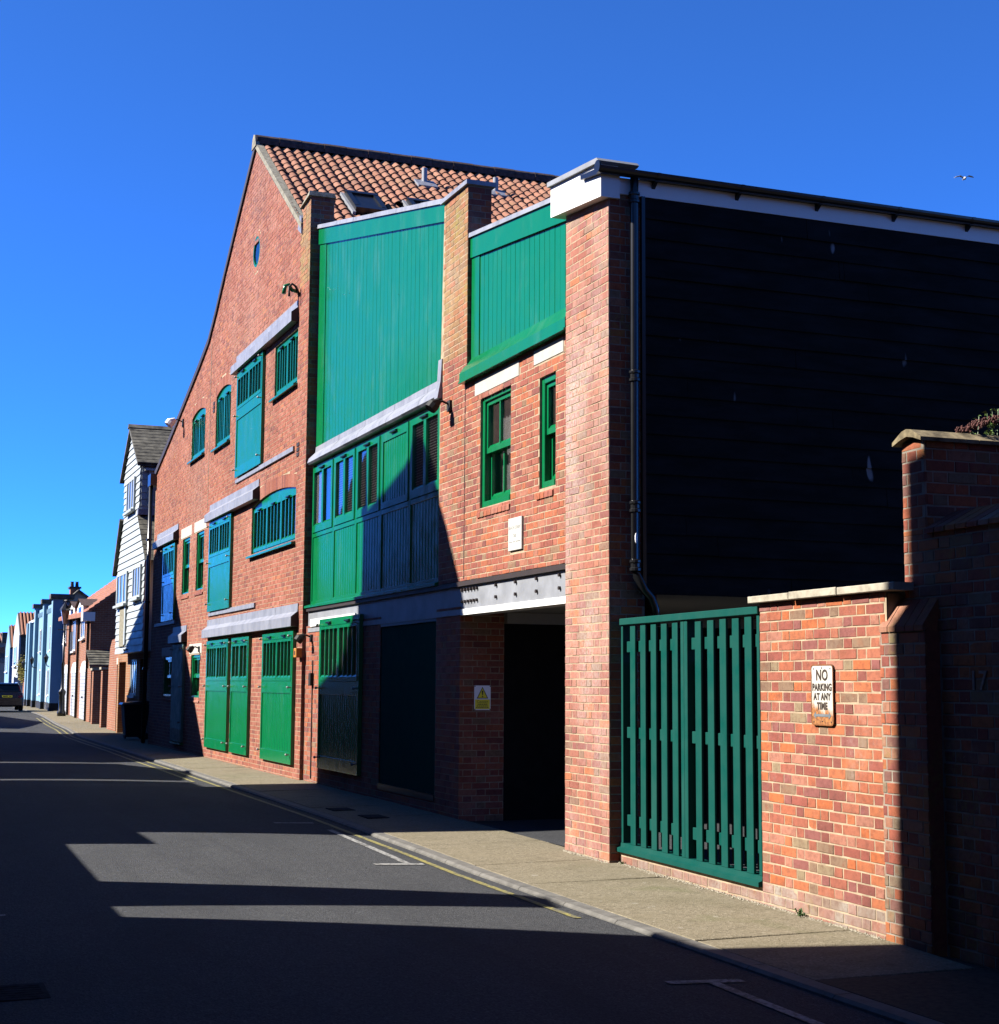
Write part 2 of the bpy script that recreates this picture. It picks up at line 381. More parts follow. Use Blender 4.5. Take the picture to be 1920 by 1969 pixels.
# ------------------------------------------------------------------ wall frames and brickwork
class Frame:
    """u along the wall, n outwards, z up.  ud x (-nd) = z"""
    def __init__(s, ox, oy, ang):
        s.o = (ox, oy); s.ang = ang; s.c = math.cos(ang); s.s = math.sin(ang)
    def __call__(s, u, n, z):            # local y = into the wall = -n
        return (s.o[0] + s.c * u + s.s * n, s.o[1] + s.s * u - s.c * n, z)
    def T(s):                            # for MB boxes given as (u, depth into wall, z)
        return lambda u, y, z: s(u, -y, z)

F0 = Frame(0, 0, 0)
S_, H_, J_ = .215, .1025, .010
BR_VAR = {}
def brick_mesh(kind, w, k, mat):
    key = (kind, k, mat.name)
    if key not in BR_VAR:
        rr = random.Random(hash((kind, k)) & 0xffff)
        me = bpy.data.meshes.new('brick')
        v, f = brick_geo(-w / 2, w / 2, -.0325, .0325, 0, rr, .0022)
        me.from_pydata([(a, -b, c) for a, b, c in v], [], f); me.update(); me.materials.append(mat)
        BR_VAR[key] = me
    return BR_VAR[key]

def brick_geo(u0, u1, z0, z1, n, rr, jit):
    c = .003
    j = lambda: rr.uniform(-jit, jit)
    ring = [(u0 + j(), z0 + j()), (u1 + j(), z0 + j()), (u1 + j(), z1 + j()), (u0 + j(), z1 + j())]
    t = [rr.uniform(-.0015, .0015) for _ in range(4)]
    v = [(u, n - .016, z) for u, z in ring] + [(u, n - .0025, z) for u, z in ring]
    cs = ((c, c), (-c, c), (-c, -c), (c, -c))
    v += [(ring[i][0] + cs[i][0] * rr.uniform(.6, 1.8), n + t[i], ring[i][1] + cs[i][1] * rr.uniform(.6, 1.6)) for i in range(4)]
    f = [(0, 1, 5, 4), (1, 2, 6, 5), (2, 3, 7, 6), (3, 0, 4, 7), (4, 5, 9, 8), (5, 6, 10, 9), (6, 7, 11, 10), (7, 4, 8, 11), (8, 9, 10, 11)]
    return v, f

def brick_geo_lo(u0, u1, z0, z1, n):
    v = [(u0, n - .014, z0), (u1, n - .014, z0), (u1, n - .014, z1), (u0, n - .014, z1), (u0, n, z0), (u1, n, z0), (u1, n, z1), (u0, n, z1)]
    return v, [(0, 1, 5, 4), (1, 2, 6, 5), (2, 3, 7, 6), (3, 0, 4, 7), (4, 5, 6, 7)]

def lay(ivals, z0, z1, ustart, zbase=0.0):
    """Flemish bond bricks: list of (u0,u1,za,zb,kind)"""
    out = []
    i0 = int(math.floor((z0 - zbase) / .075 + 1e-6)); i1 = int(math.ceil((z1 - zbase) / .075 - 1e-6))
    for i in range(i0, i1):
        za = zbase + i * .075; zb = za + .065; zm = (za + zb) / 2
        za2, zb2 = max(za, z0), min(zb, z1)
        if zb2 - za2 < .02: continue
        for (a, b) in ivals(zm):
            u = ustart - (.16875 if i % 2 else 0.0)
            k = int((a - u) // .3375) - 1; u += k * .3375
            while u < b:
                for w, kd in ((S_, 'S'), (H_, 'H')):
                    p, q = max(u, a), min(u + w, b)
                    if q - p > .03:
                        full = kd if abs(q - p - w) < .002 and abs(zb2 - za2 - .065) < .002 else 'C'
                        out.append((p, q, za2, zb2, full))
                    u += w + J_
    return out

def build_bricks(fr, bricks, mat, parent, nsingle=0, key=None, lo=False, name='brickwork', nout=0.0):
    rr = random.Random(len(bricks))
    if nsingle:
        bricks = sorted(bricks, key=key); single, rest = bricks[:nsingle], bricks[nsingle:]
    else: single, rest = [], bricks
    o = ORG[parent.name]
    for (a, b, za, zb, kd) in single:
        if kd == 'C':
            me = bpy.data.meshes.new('brick'); w = b - a; h = zb - za
            v, f = brick_geo(-w / 2, w / 2, -h / 2, h / 2, 0, rr, .0015)
            me.from_pydata([(x, -y, z) for x, y, z in v], [], f); me.update(); me.materials.append(mat)
        else: me = brick_mesh(kd, S_ if kd == 'S' else H_, rr.randrange(9), mat)
        ob = bpy.data.objects.new('brick', me); col.objects.link(ob)
        p = fr((a + b) / 2, nout + rr.uniform(-.0015, .0025), (za + zb) / 2)
        ob.location = (p[0] - o[0], p[1] - o[1], p[2] - o[2]); ob.rotation_euler = (rr.gauss(0, .006), rr.gauss(0, .004), fr.ang + rr.gauss(0, .006)); ob.parent = parent
    if rest:
        mb = MB(fr)
        for (a, b, za, zb, kd) in rest:
            n = nout + rr.uniform(-.0015, .0025)
            v, f = brick_geo_lo(a, b, za, zb, n) if lo else brick_geo(a, b, za, zb, n, rr, .002)
            mb.add(v, f)
        part(mb, name, mat, parent, kind='stuff')

def sheet(fr, outer, holes, n, reveal, mat, parent, name='mortar_bed'):
    """flat wall face (u,z polygon with holes) at n, with reveals going inwards"""
    bm = bmesh.new(); edges = []
    def loop(pts):
        vs_ = [bm.verts.new((u, 0, z)) for u, z in pts]
        for i in range(len(vs_)): edges.append(bm.edges.new((vs_[i], vs_[(i + 1) % len(vs_)])))
    loop(outer)
    for h in holes: loop(h)
    bmesh.ops.triangle_fill(bm, use_beauty=True, use_dissolve=False, edges=edges, normal=(0, -1, 0))
    bm.verts.index_update()
    mb = MB(fr); mb.add([(v.co.x, n, v.co.z) for v in bm.verts], [tuple(v.index for v in f.verts) for f in bm.faces]); bm.free()
    for h in holes:
        k = len(h); mb.add([(u, n, z) for u, z in h] + [(u, n - reveal, z) for u, z in h], [(i, (i + 1) % k, k + (i + 1) % k, k + i) for i in range(k)])
    return part(mb, name, mat, parent)

def rect(a, b, c, d): return [(a, c), (b, c), (b, d), (a, d)]
def arch(a, b, c, spring, rise, n=8):
    w = (b - a) / 2; r = (w * w + rise * rise) / (2 * rise); cz = spring + rise - r; m = (a + b) / 2; t = math.asin(w / r)
    return [(a, c), (b, c)] + [(m + r * math.sin(t - 2 * t * i / n), cz + r * math.cos(t - 2 * t * i / n)) for i in range(n + 1)]
def hole_ivals(base, holes):
    """subtract hole polygons (convex in u) from base intervals at height z"""
    def f(z):
        iv = list(base(z))
        for h in holes:
            xs = []
            for i in range(len(h)):
                (u0, z0), (u1, z1) = h[i], h[(i + 1) % len(h)]
                if (z0 - z) * (z1 - z) < 0: xs.append(u0 + (u1 - u0) * (z - z0) / (z1 - z0))
            if len(xs) >= 2:
                p, q = min(xs) - .004, max(xs) + .004; nv = []
                for a, b in iv:
                    if q <= a or p >= b: nv.append((a, b))
                    else:
                        if p - a > .02: nv.append((a, p))
                        if b - q > .02: nv.append((q, b))
                iv = nv
        return iv
    return f
def poly_ivals(poly):
    def f(z):
        xs = sorted(u0 + (u1 - u0) * (z - z0) / (z1 - z0) for (u0, z0), (u1, z1) in ((poly[i], poly[(i + 1) % len(poly)]) for i in range(len(poly))) if (z0 - z) * (z1 - z) < 0)
        return [(xs[i], xs[i + 1]) for i in range(0, len(xs) - 1, 2)]
    return f

# ------------------------------------------------------------------ ground
def lerp(tab, x):
    if x <= tab[0][0]: return tab[0][1]
    for (a, p), (b, q) in zip(tab, tab[1:]):
        if x <= b: return p + (q - p) * (x - a) / (b - a)
    return tab[-1][1]
PZ = [(-160, -.02), (-60, 0.0), (-37, .01), (-27, .045), (-20, .055), (-11, .045), (-5, .03), (-1.5, .0), (0, -.025), (2.6, -.045), (6, -.06), (30, -.08)]
def pz(x): return lerp(PZ, x)
KY = [(-160, 1.5), (-95, 1.35), (-80, 1.15), (-66, .75), (-58, .35), (-50, -.1), (-42, -.45), (-34, -.92), (-20, -1.12), (-11, -1.2), (0, -1.3), (30, -1.36)]
def ky(x): return lerp(KY, x)
WY = [(-160, 3.2), (-95, 3.0), (-74, 2.8), (-51, 1.7), (-37, .8), (-27.3, .35), (-27.2, .08), (0, .12), (4.6, .0), (4.7, -.1), (30, -.6)]
def wy(x): return lerp(WY, x)
KH = .035
xs = [-160 + i * 2.0 for i in range(0, 70)] + [-20 + i * .5 for i in range(0, 101)]
ysr = [-14, -9, -7.5, -6.2, -5, -4, -3.2, -2.6, -2.1, -1.6, -1.2, -.6, 0, 1.5, 3.2, 6, 12]
def roadz(x, y):
    cr = .035 * max(0.0, 1 - ((y + 3.8) / 2.6) ** 2)
    return pz(x) - KH - .02 + cr + .012 * math.sin(x * .7 + y * .4) * .3
mb = MB()
nx, ny = len(xs), len(ysr)
mb.add([(x, y, roadz(x, y)) for x in xs for y in ysr], [(i * ny + j, (i + 1) * ny + j, (i + 1) * ny + j + 1, i * ny + j + 1) for i in range(nx - 1) for j in range(ny - 1)])
solo(mb, 'road', M['asphalt'], 'grey tarmac street crossed by long shadows', kind='structure', smooth=True)
mb = MB(); mb.add([(-900, -700, -.32), (700, -700, -.32), (700, 900, -.32), (-900, 900, -.32)], [(0, 1, 2, 3)])
solo(mb, 'ground', M['earth'], 'flat earth beyond the street', kind='structure')

# pavement: bed + separate slabs + kerb stones
bed = MB()
px = [-150 + i * 2 for i in range(66)] + [-18 + i for i in range(0, 45)]
for a, b in zip(px, px[1:]):
    bed.hexa([(a, ky(a) + .1, pz(a) - .2), (b, ky(b) + .1, pz(b) - .2), (b, wy(b) + .3, pz(b) - .2), (a, wy(a) + .3, pz(a) - .2),
              (a, ky(a) + .1, pz(a) - .035), (b, ky(b) + .1, pz(b) - .035), (b, wy(b) + .3, pz(b) - .022), (a, wy(a) + .3, pz(a) - .022)])
pave = solo(bed, 'pavement', M['tarmac_patch'], 'concrete slab pavement along the brick buildings', kind='structure')
def ground_z(x, y):                       # pavement top: 2 % fall to the kerb
    return pz(x) - .02 + .022 * (y - ky(x)) / 1.2
joints = [-150 + 2.4 * i for i in range(0, 47)] + [-37.5 + 1.85 * i for i in range(0, 10)] + [-18.6 + 1.52 * i for i in range(0, 12)] + [-.33, .95, 2.43, 3.84, 5.25, 6.7, 8.2, 9.7, 11.2, 12.7, 14.2]
joints = sorted(set(round(j, 2) for j in joints)); joints = [j for i, j in enumerate(joints) if i == 0 or j - joints[i - 1] > .8]
rr = random.Random(3)
for a, b in zip(joints, joints[1:]):
    a2, b2 = a + .010, b - .010
    patch = 4.9 < a < 6.0
    sk = rr.uniform(.02, .07)
    dz = rr.uniform(-.003, .003)
    y0, y1 = lambda x: ky(x) + .128, lambda x: wy(x) - .012
    s = MB()
    top = [(a2 - sk, y0(a2), ground_z(a2, y0(a2)) + dz), (b2 - sk, y0(b2), ground_z(b2, y0(b2)) + dz), (b2 + sk, y1(b2), ground_z(b2, y1(b2)) + dz), (a2 + sk, y1(a2), ground_z(a2, y1(a2)) + dz)]
    c = .006
    t2 = [(top[0][0] + c, top[0][1] + c, top[0][2]), (top[1][0] - c, top[1][1] + c, top[1][2]), (top[2][0] - c, top[2][1] - c, top[2][2]), (top[3][0] + c, top[3][1] - c, top[3][2])]
    s.add([(x, y, z - .06) for x, y, z in top] + [(x, y, z - .005) for x, y, z in top] + t2,
          [(0, 1, 5, 4), (1, 2, 6, 5), (2, 3, 7, 6), (3, 0, 4, 7), (4, 5, 9, 8), (5, 6, 10, 9), (6, 7, 11, 10), (7, 4, 8, 11), (8, 9, 10, 11)])
    part(s, 'paving_slab', M['paving'] if not patch else M['tarmac_patch'], pave)
k = -150.0
while k < 20:
    L = .915 if k > -45 else 3.0
    a, b = k + .004, k + L - .004
    s = MB(); 
    for_top = lambda x, y: pz(x) - .022
    p = [(a, ky(a), 0), (b, ky(b), 0), (b, ky(b) + .125, 0), (a, ky(a) + .125, 0)]
    s.add([(x, y, pz(x) - .16) for x, y, _ in p] + [(p[0][0], p[0][1], pz(a) - .04), (p[1][0], p[1][1], pz(b) - .04), (p[2][0], p[2][1], pz(b) - .021), (p[3][0], p[3][1], pz(a) - .021)] +
          [(a, ky(a) + .022, pz(a) - .023), (b, ky(b) + .022, pz(b) - .023)],
          [(0, 1, 5, 4), (4, 5, 9, 8), (8, 9, 6, 7), (1, 2, 6, 9, 5), (3, 0, 4, 8, 7), (2, 3, 7, 6)])
    part(s, 'kerb_stone', M['kerb'], pave)
    k += L

# driveway floor under the building and yard behind the fence
mb = MB(); mb.add([(-4.3, .13, -.002), (4.5, .19, -.03), (4.5, 11, -.02), (-4.3, 11, .0)], [(0, 1, 2, 3)])
solo(mb, 'driveway', M['asphalt'], 'dark tarmac driveway under the building', kind='structure')
mb = MB()
mb.box(-4.2, -1.0, .09, .105, pz(-3) - .03, .006)
solo(mb, 'threshold_strip', M['black_paint'], 'dark drain channel across the driveway mouth', 'drain')

# road markings, each its own sheet a few mm above the road
def mark(name, pts, mat, label):
    mb = MB(); mb.add([(x, y, roadz(x, y) + .006) for x, y in pts], [tuple(range(len(pts)))])
    return solo(mb, name, mat, label, 'road marking')
def strip(name, x0, x1, y0f, w, mat, label, step=1.0):
    mb = MB(); n = max(1, int(abs(x1 - x0) / step)); q = []
    for i in range(n + 1):
        x = x0 + (x1 - x0) * i / n; y = y0f(x)
        q += [(x, y, roadz(x, y) + .006), (x, y + w, roadz(x, y + w) + .006)]
    mb.add(q, [(2 * i, 2 * i + 2, 2 * i + 3, 2 * i + 1) for i in range(n)])
    return solo(mb, name, mat, label, 'road marking')
strip('yellow_line', -10.6, 2.55, lambda x: ky(x) - .19, .06, M['mark_yellow'], 'single yellow line ending beside the slatted gate', .5)
strip('yellow_line', -60, -10.3, lambda x: ky(x) - .19, .065, M['mark_yellow'], 'inner line of the far double yellow lines, nearer the kerb', 1)
strip('yellow_line', -60, -12.2, lambda x: ky(x) - .40, .065, M['mark_yellow'], 'outer line of the far double yellow lines, nearer the road centre', 1)
strip('parking_bay_line', -3.9, -.85, lambda x: -1.72 - .03 * x, .07, M['mark_white'], 'worn white parking bay line ending in a tee in the sunlit road', .5)
mark('parking_bay_end', [(-.86, -1.98), (-.76, -1.98), (-.72, -1.52), (-.82, -1.52)], M['mark_white'], 'short white cross bar of the sunlit parking bay tee')
strip('parking_bay_line', 5.0, 9.0, lambda x: -1.66 - .02 * x, .07, M['mark_white'], 'white parking bay line in the dark foreground shade', .5)
mark('parking_bay_end', [(4.9, -1.99), (4.99, -1.99), (5.02, -1.52), (4.93, -1.52)], M['mark_white'], 'short white cross bar of the shaded foreground parking bay')
mark('parking_bay_end', [(-4.75, -2.0), (-4.66, -2.0), (-4.62, -1.55), (-4.71, -1.55)], M['mark_white'], 'faint white bay bar in shade beyond the sunlit tee')
mark('edge_mark', [(1.17, -5.9), (1.24, -5.9), (1.25, -5.33), (1.18, -5.33)], M['mark_white'], 'short white dash at the left edge of the road')

# manhole covers in the pavement and a road gully grate
for lab, (x0, x1, y0, y1) in (('dark square inspection cover in the shaded pavement, farther of two', (-6.25, -5.85, -.98, -.70)), ('dark square inspection cover in the shaded pavement, nearer the driveway', (-5.15, -4.7, -.88, -.62))):
    t = thing('inspection_cover', lab, 'manhole cover', ((x0 + x1) / 2, (y0 + y1) / 2, ground_z(x0, y0)), 'inspection covers in the pavement')
    z = ground_z(x0, y1)
    part(MB().box(x0, x1, y0, y1, z - .02, z + .004), 'frame', M['iron'], t)
    part(MB().box(x0 + .03, x1 - .03, y0 + .03, y1 - .03, z - .02, z + .0065), 'lid', M['iron'], t)
t = thing('gully_grate', 'dark iron gully grate at lower left of the road', 'drain', (4.0, -5.45, roadz(4, -5.4)))
zg = roadz(4, -5.4)
part(MB().box(3.80, 4.24, -5.62, -5.30, zg - .03, zg + .002), 'frame', M['iron'], t)
g = MB()
for i in range(6): g.box(3.84 + i * .062, 3.875 + i * .062, -5.59, -5.33, zg - .03, zg + .004)
part(g, 'grate', M['iron'], t)

# ------------------------------------------------------------------ houses across the street (out of frame, outlines shaped to cast the street's shadows)
YB = -7.6
BACK = (-math.sin(PHI), -math.cos(PHI))
def opposite(label, prof, depth, mat, windows=()):
    z0 = -.2
    xs_ = [p[0] for p in prof]
    t = thing('terraced_house', label, 'house', ((min(xs_) + max(xs_)) / 2, YB - depth / 2, z0))
    mb = MB(); n = len(prof)
    mb.add([(s, YB, h) for s, h in prof] + [(s + BACK[0] * depth, YB + BACK[1] * depth, h) for s, h in prof],
           [tuple(range(n)), tuple(range(2 * n - 1, n - 1, -1))] + [(i, n + i, n + (i + 1) % n, (i + 1) % n) for i in range(n)])
    part(mb, 'wall', mat, t)
    for (a, b, c, d) in windows:
        w = part(MB().box(a, b, YB - .03, YB + .035, c, d), 'window', M['white'], t)
        part(MB().box(a + .07, b - .07, YB, YB + .04, c + .07, d - .07), 'pane', M['black_paint'], w)
M['brick_opposite'] = plain('dark_house_brick', (.20, .11, .08), .95, .1, var=.25, scale=3)  # darkened to keep reflections and bounce light low
O_ = 'out of frame on the left side of the street'
opposite('tall brick house ' + O_ + ', nearest the viewer', [(2.14, -.2), (16, -.2), (16, 9.3), (2.45, 9.42), (2.14, 9.36)], 6, M['brick_opposite'], [(4, 5, 1, 2.4), (4, 5, 4, 5.4), (7, 8, 4, 5.4), (7, 8, 1, 2.4)])
opposite('narrow lean-to with steep roof ' + O_, [(.62, -.2), (2.2, -.2), (2.2, 5.12), (1.47, 5.12), (.66, 2.45), (.62, 2.4)], 4, M['brick_opposite'], [(1.5, 2.1, .8, 1.9)])
opposite('low brick link between two gables ' + O_, [(.05, -.2), (.70, -.2), (.70, 2.42), (.05, 2.42)], 4, M['brick_opposite'])
opposite('small half gabled cottage ' + O_, [(-1.30, -.2), (.13, -.2), (.13, 5.0), (-.35, 5.1), (-.60, 5.02), (-1.30, 2.5)], 4, M['brick_opposite'], [(-1, -.4, 1, 2)])
opposite('low garage with flat parapet ' + O_, [(-4.07, -.2), (-1.25, -.2), (-1.25, 2.5), (-4.07, 2.55)], 5, M['brick_opposite'], [(-3.4, -2, -.1, 2)])
opposite('single storey brick store ' + O_, [(-5.3, -.2), (-4.03, -.2), (-4.03, 3.24), (-5.3, 3.24)], 4, M['brick_opposite'])
opposite('steep gabled merchant house with chimney ' + O_, [(-13.0, -.2), (-5.2, -.2), (-5.2, 6.3), (-6.58, 9.06), (-7.10, 9.80), (-8.04, 10.95), (-8.40, 11.15), (-8.50, 11.15), (-8.64, 10.85), (-9.94, 10.5), (-10.55, 10.35), (-10.66, 11.1), (-10.85, 11.1), (-10.9, 8.75), (-11.55, 8.1), (-12.8, 7.75), (-13.0, 6.3)], 5, M['brick_opposite'], [(-12, -11, 1, 2.4), (-8, -7, 1, 2.4), (-8, -7, 4, 5.5), (-11, -10, 4, 5.5)])
opposite('low terrace with parapet ' + O_, [(-14.0, -.2), (-13.02, -.2), (-13.02, 4.9), (-14.0, 4.9)], 4, M['brick_opposite'])
opposite('long low terrace ' + O_, [(-19.6, -.2), (-14.35, -.2), (-14.35, 4.85), (-17.0, 5.35), (-19.6, 4.6)], 4, M['brick_opposite'], [(-18, -17, 1, 2.3), (-16, -15, 1, 2.3)])
opposite('brick house with twin steep gables ' + O_, [(-40.5, -.2), (-20.0, -.2), (-20.0, 4.4), (-21.6, 6.0), (-21.95, 6.3), (-26.4, 10.3), (-28.6, 11.3), (-31.2, 10.4), (-36.0, 8.5), (-39.2, 6.4), (-40.5, 4.5)], 5, M['brick_opposite'], [(-38, -37, 1, 2.4), (-34, -33, 1, 2.4), (-28, -27, 1, 2.4), (-28, -27, 4, 5.5)])
opposite('far low terrace ' + O_, [(-66, -.2), (-44.5, -.2), (-44.5, 4.6), (-55, 6.0), (-66, 5.2)], 5, M['brick_opposite'], [(-60, -58.8, 1, 2.4)])

def sky_blocker(label, x0, x1, y0, y1, h, rise, axis='x'):  # unseen houses added to cut the sky light reaching the shade
    t = thing('terraced_house', label, 'house', ((x0 + x1) / 2, (y0 + y1) / 2, -.2))
    part(MB().box(x0, x1, y0, y1, -.2, h), 'wall', M['brick_opposite'], t)
    if axis == 'x': part(MB().prism([(y0 - .2, h + .001), ((y0 + y1) / 2, h + rise), (y1 + .2, h + .001)], 'x', x0, x1), 'roof', M['tile_dark'], t)
    else: part(MB().prism([(x0 - .2, h + .001), ((x0 + x1) / 2, h + rise), (x1 + .2, h + .001)], 'y', y0, y1), 'roof', M['tile_dark'], t)
sky_blocker('long added sky-blocking terrace behind the houses ' + O_, -95, 22, -24, -17, 7.0, 2.2)
sky_blocker('added sky-blocking house behind the viewer, out of frame', 27, 36, -24, 14, 7.5, 3.0, 'y')
sky_blocker('added sky-blocking house behind the old wall, out of frame', 10.5, 26.5, 1.6, 11, 6.0, 3.0)

# ------------------------------------------------------------------ joinery helpers (walls facing the street, y grows into the wall)
def casement(par, X0, X1, z0, z1, y, bars, mat, fw=.05, pane_y=.028, name='casement', depth=.045):
    mb = MB()
    mb.box(X0, X0 + fw, y, y + depth, z0, z1); mb.box(X1 - fw, X1, y, y + depth, z0, z1)
    mb.box(X0 + fw, X1 - fw, y, y + depth, z0, z0 + fw * 1.3); mb.box(X0 + fw, X1 - fw, y, y + depth, z1 - fw, z1)
    W_ = X1 - X0 - 2 * fw
    for i in range(bars):
        c = X0 + fw + W_ * (i + 1) / (bars + 1)
        mb.box(c - .016, c + .016, y + .004, y + depth - .004, z0 + fw * 1.3, z1 - fw)
    for i in range(bars + 1):            # little bevelled feet under every light
        a = X0 + fw + W_ * i / (bars + 1) + .02; b = X0 + fw + W_ * (i + 1) / (bars + 1) - .02
        mb.hexa([(a, y + .001, z0 + fw * 1.3), (b, y + .001, z0 + fw * 1.3), (b, y + .03, z0 + fw * 1.3), (a, y + .03, z0 + fw * 1.3),
                 (a, y + .02, z0 + fw * 1.3 + .03), (b, y + .02, z0 + fw * 1.3 + .03), (b, y + .03, z0 + fw * 1.3 + .03), (a, y + .03, z0 + fw * 1.3 + .03)])
    part(mb, name, mat, par)
    part(MB().box(X0 + fw * .6, X1 - fw * .6, y + pane_y, y + pane_y + .006, z0 + fw, z1 - fw * .6), 'pane', M['glass'], par)

def vent(par, x, y, z, w=.22):
    mb = MB(); mb.prism([(y, z), (y - .035, z - .012), (y - .035, z - .03), (y, z - .035)], 'x', x - w / 2, x + w / 2)
    part(mb, 'trickle_vent', M['black_paint'], par)

def knob(par, x, y, z):
    mb = MB(); mb.tube([(x, y + .002, z), (x, y - .05, z)], .011, 6); mb.ball((x, y - .055, z), (.022, .022, .022), 8, 4)
    part(mb, 'door_stud', M['galv'], par)

def groove_boards(X0, X1, y0, y1, z0, z1, pitch=.092):
    mb = MB(); n = max(2, round((X1 - X0) / pitch)); w = (X1 - X0) / n
    for i in range(n):
        a, b = X0 + i * w, X0 + (i + 1) * w
        mb.add([(a + .002, y1, z0), (b - .002, y1, z0), (b - .002, y1, z1), (a + .002, y1, z1), (a + .012, y0, z0), (b - .012, y0, z0), (b - .012, y0, z1), (a + .012, y0, z1),
                (a + .002, y0 + .006, z0), (b - .002, y0 + .006, z0), (b - .002, y0 + .006, z1), (a + .002, y0 + .006, z1)],
               [(8, 9, 5, 4)[::1] if False else (4, 5, 6, 7), (8, 4, 7, 11), (5, 9, 10, 6), (0, 8, 11, 3), (9, 1, 2, 10), (0, 1, 9, 5, 4, 8), (11, 7, 6, 10, 2, 3)])
    return mb

def loading_door(par, X0, X1, z0, z1, zs, yw, ncas=2, bars=3, mat=None, label=None, t=.062):
    """proud boarded door: window lights on top, grooved boards below"""
    mat = mat or M['green']; y = yw - t; b = .07
    mb = MB()
    mb.bbox(X0, X0 + b, y, yw - .004, z0, z1, .004); mb.bbox(X1 - b, X1, y, yw - .004, z0, z1, .004)
    mb.bbox(X0 + b, X1 - b, y + .0006, yw - .004, z0, z0 + .19, .002)
    mb.bbox(X0 + b, X1 - b, y + .0006, yw - .004, zs - .20, zs, .002)
    mb.bbox(X0 + b, X1 - b, y + .0006, yw - .004, z1 - .11, z1, .002)
    d = part(mb, 'loading_door', mat, par, label=label)
    part(MB().box(X0 + .02, X1 - .02, yw - .018, yw - .006, z0 + .02, z1 - .02), 'backing', M['grey_blind'], d)
    part(groove_boards(X0 + b, X1 - b, y + .015, y + .04, z0 + .19, zs - .20, .115), 'board_panel', mat, d, kind='stuff')
    W_ = (X1 - X0 - 2 * b) / ncas
    for i in range(ncas):
        a = X0 + b + i * W_
        casement(d, a + .006, a + W_ - .006, zs + .006, z1 - .116, y - .004, bars, mat, .045)
        vent(d, a + W_ / 2, y, z1 - .045)
    for z in (z0 + .16, zs - .10, z1 - .08):
        knob(d, X0 - .012, y + .02, z); knob(d, X1 - .07, y, z)
    return d

def hood(par, X0, X1, T, yw, proj=.13, h1=.22, h2=.38, seg=1.45):
    n = max(1, round((X1 - X0) / seg)); w = (X1 - X0) / n
    for i in range(n):
        a, b = X0 + i * w, X0 + (i + 1) * w
        o = .002 * (i % 2)
        mb = MB(); mb.prism([(yw - .004, T), (yw - .016 - o, T - .004), (yw - .020 - o, T - h1 * .6), (yw - proj - o, T - h1), (yw - proj - o, T - h2), (yw - .004, T - h2)], 'x', a, b + .004)
        part(mb, 'lead_hood', M['lead'], par)
    mb = MB(); mb.prism([(yw - .022, T - h1 * .62), (yw - proj + .004, T - h1 - .004), (yw - proj + .004, T - h2 + .003), (yw - .004, T - h2 + .003), (yw - .004, T - h1 * .62)], 'x', X1 + .0045, X1 + .02)
    part(mb, 'hood_end', M['dark_brown'], par)

def sash(par, X0, X1, z0, z1, yw, glaz=1, mat=None, lintel=None, curtain=False, opened=.0):
    mat = mat or M['green']; y = yw + .03; f = .07
    mb = MB(); mb.bbox(X0, X0 + f, y, y + .13, z0, z1); mb.bbox(X1 - f, X1, y, y + .13, z0, z1)
    mb.bbox(X0 + f, X1 - f, y, y + .13, z1 - f, z1); mb.bbox(X0 + f, X1 - f, y - .015, y + .13, z0, z0 + f)
    w = part(mb, 'sash_window', mat, par)
    zm = (z0 + z1) / 2 - .02
    for (a, b, yy, nm) in ((zm, z1 - f, y + .025, 'upper_sash'), (z0 + f, zm + .045, y + .075, 'lower_sash')):
        casement(w, X0 + f, X1 - f, a, b, yy, glaz, mat, .045, name=nm, depth=.04)
    part(MB().box(X0 + .01, X1 - .01, y + .30, y + .31, z0 + .01, z1 - .01), 'unlit_interior', M['room'], w)
    if curtain:
        cb = MB(); n = 26; zt = z1 - .06
        q = []
        for i in range(n + 1):
            x = X0 + .09 + (X1 - X0 - .18) * i / n; q += [(x, y + .20 + .012 * math.sin(i * 1.9), z0 + .1), (x, y + .20 + .012 * math.sin(i * 1.9), zt)]
        cb.add(q, [(2 * i, 2 * i + 2, 2 * i + 3, 2 * i + 1) for i in range(n)]); part(cb, 'curtain', M['curtain'], w)
    if lintel:
        part(MB().bbox(lintel[0], lintel[1], yw - .006, yw + .05, lintel[2], lintel[3], .006), 'lintel', M['concrete'], par)
    return w

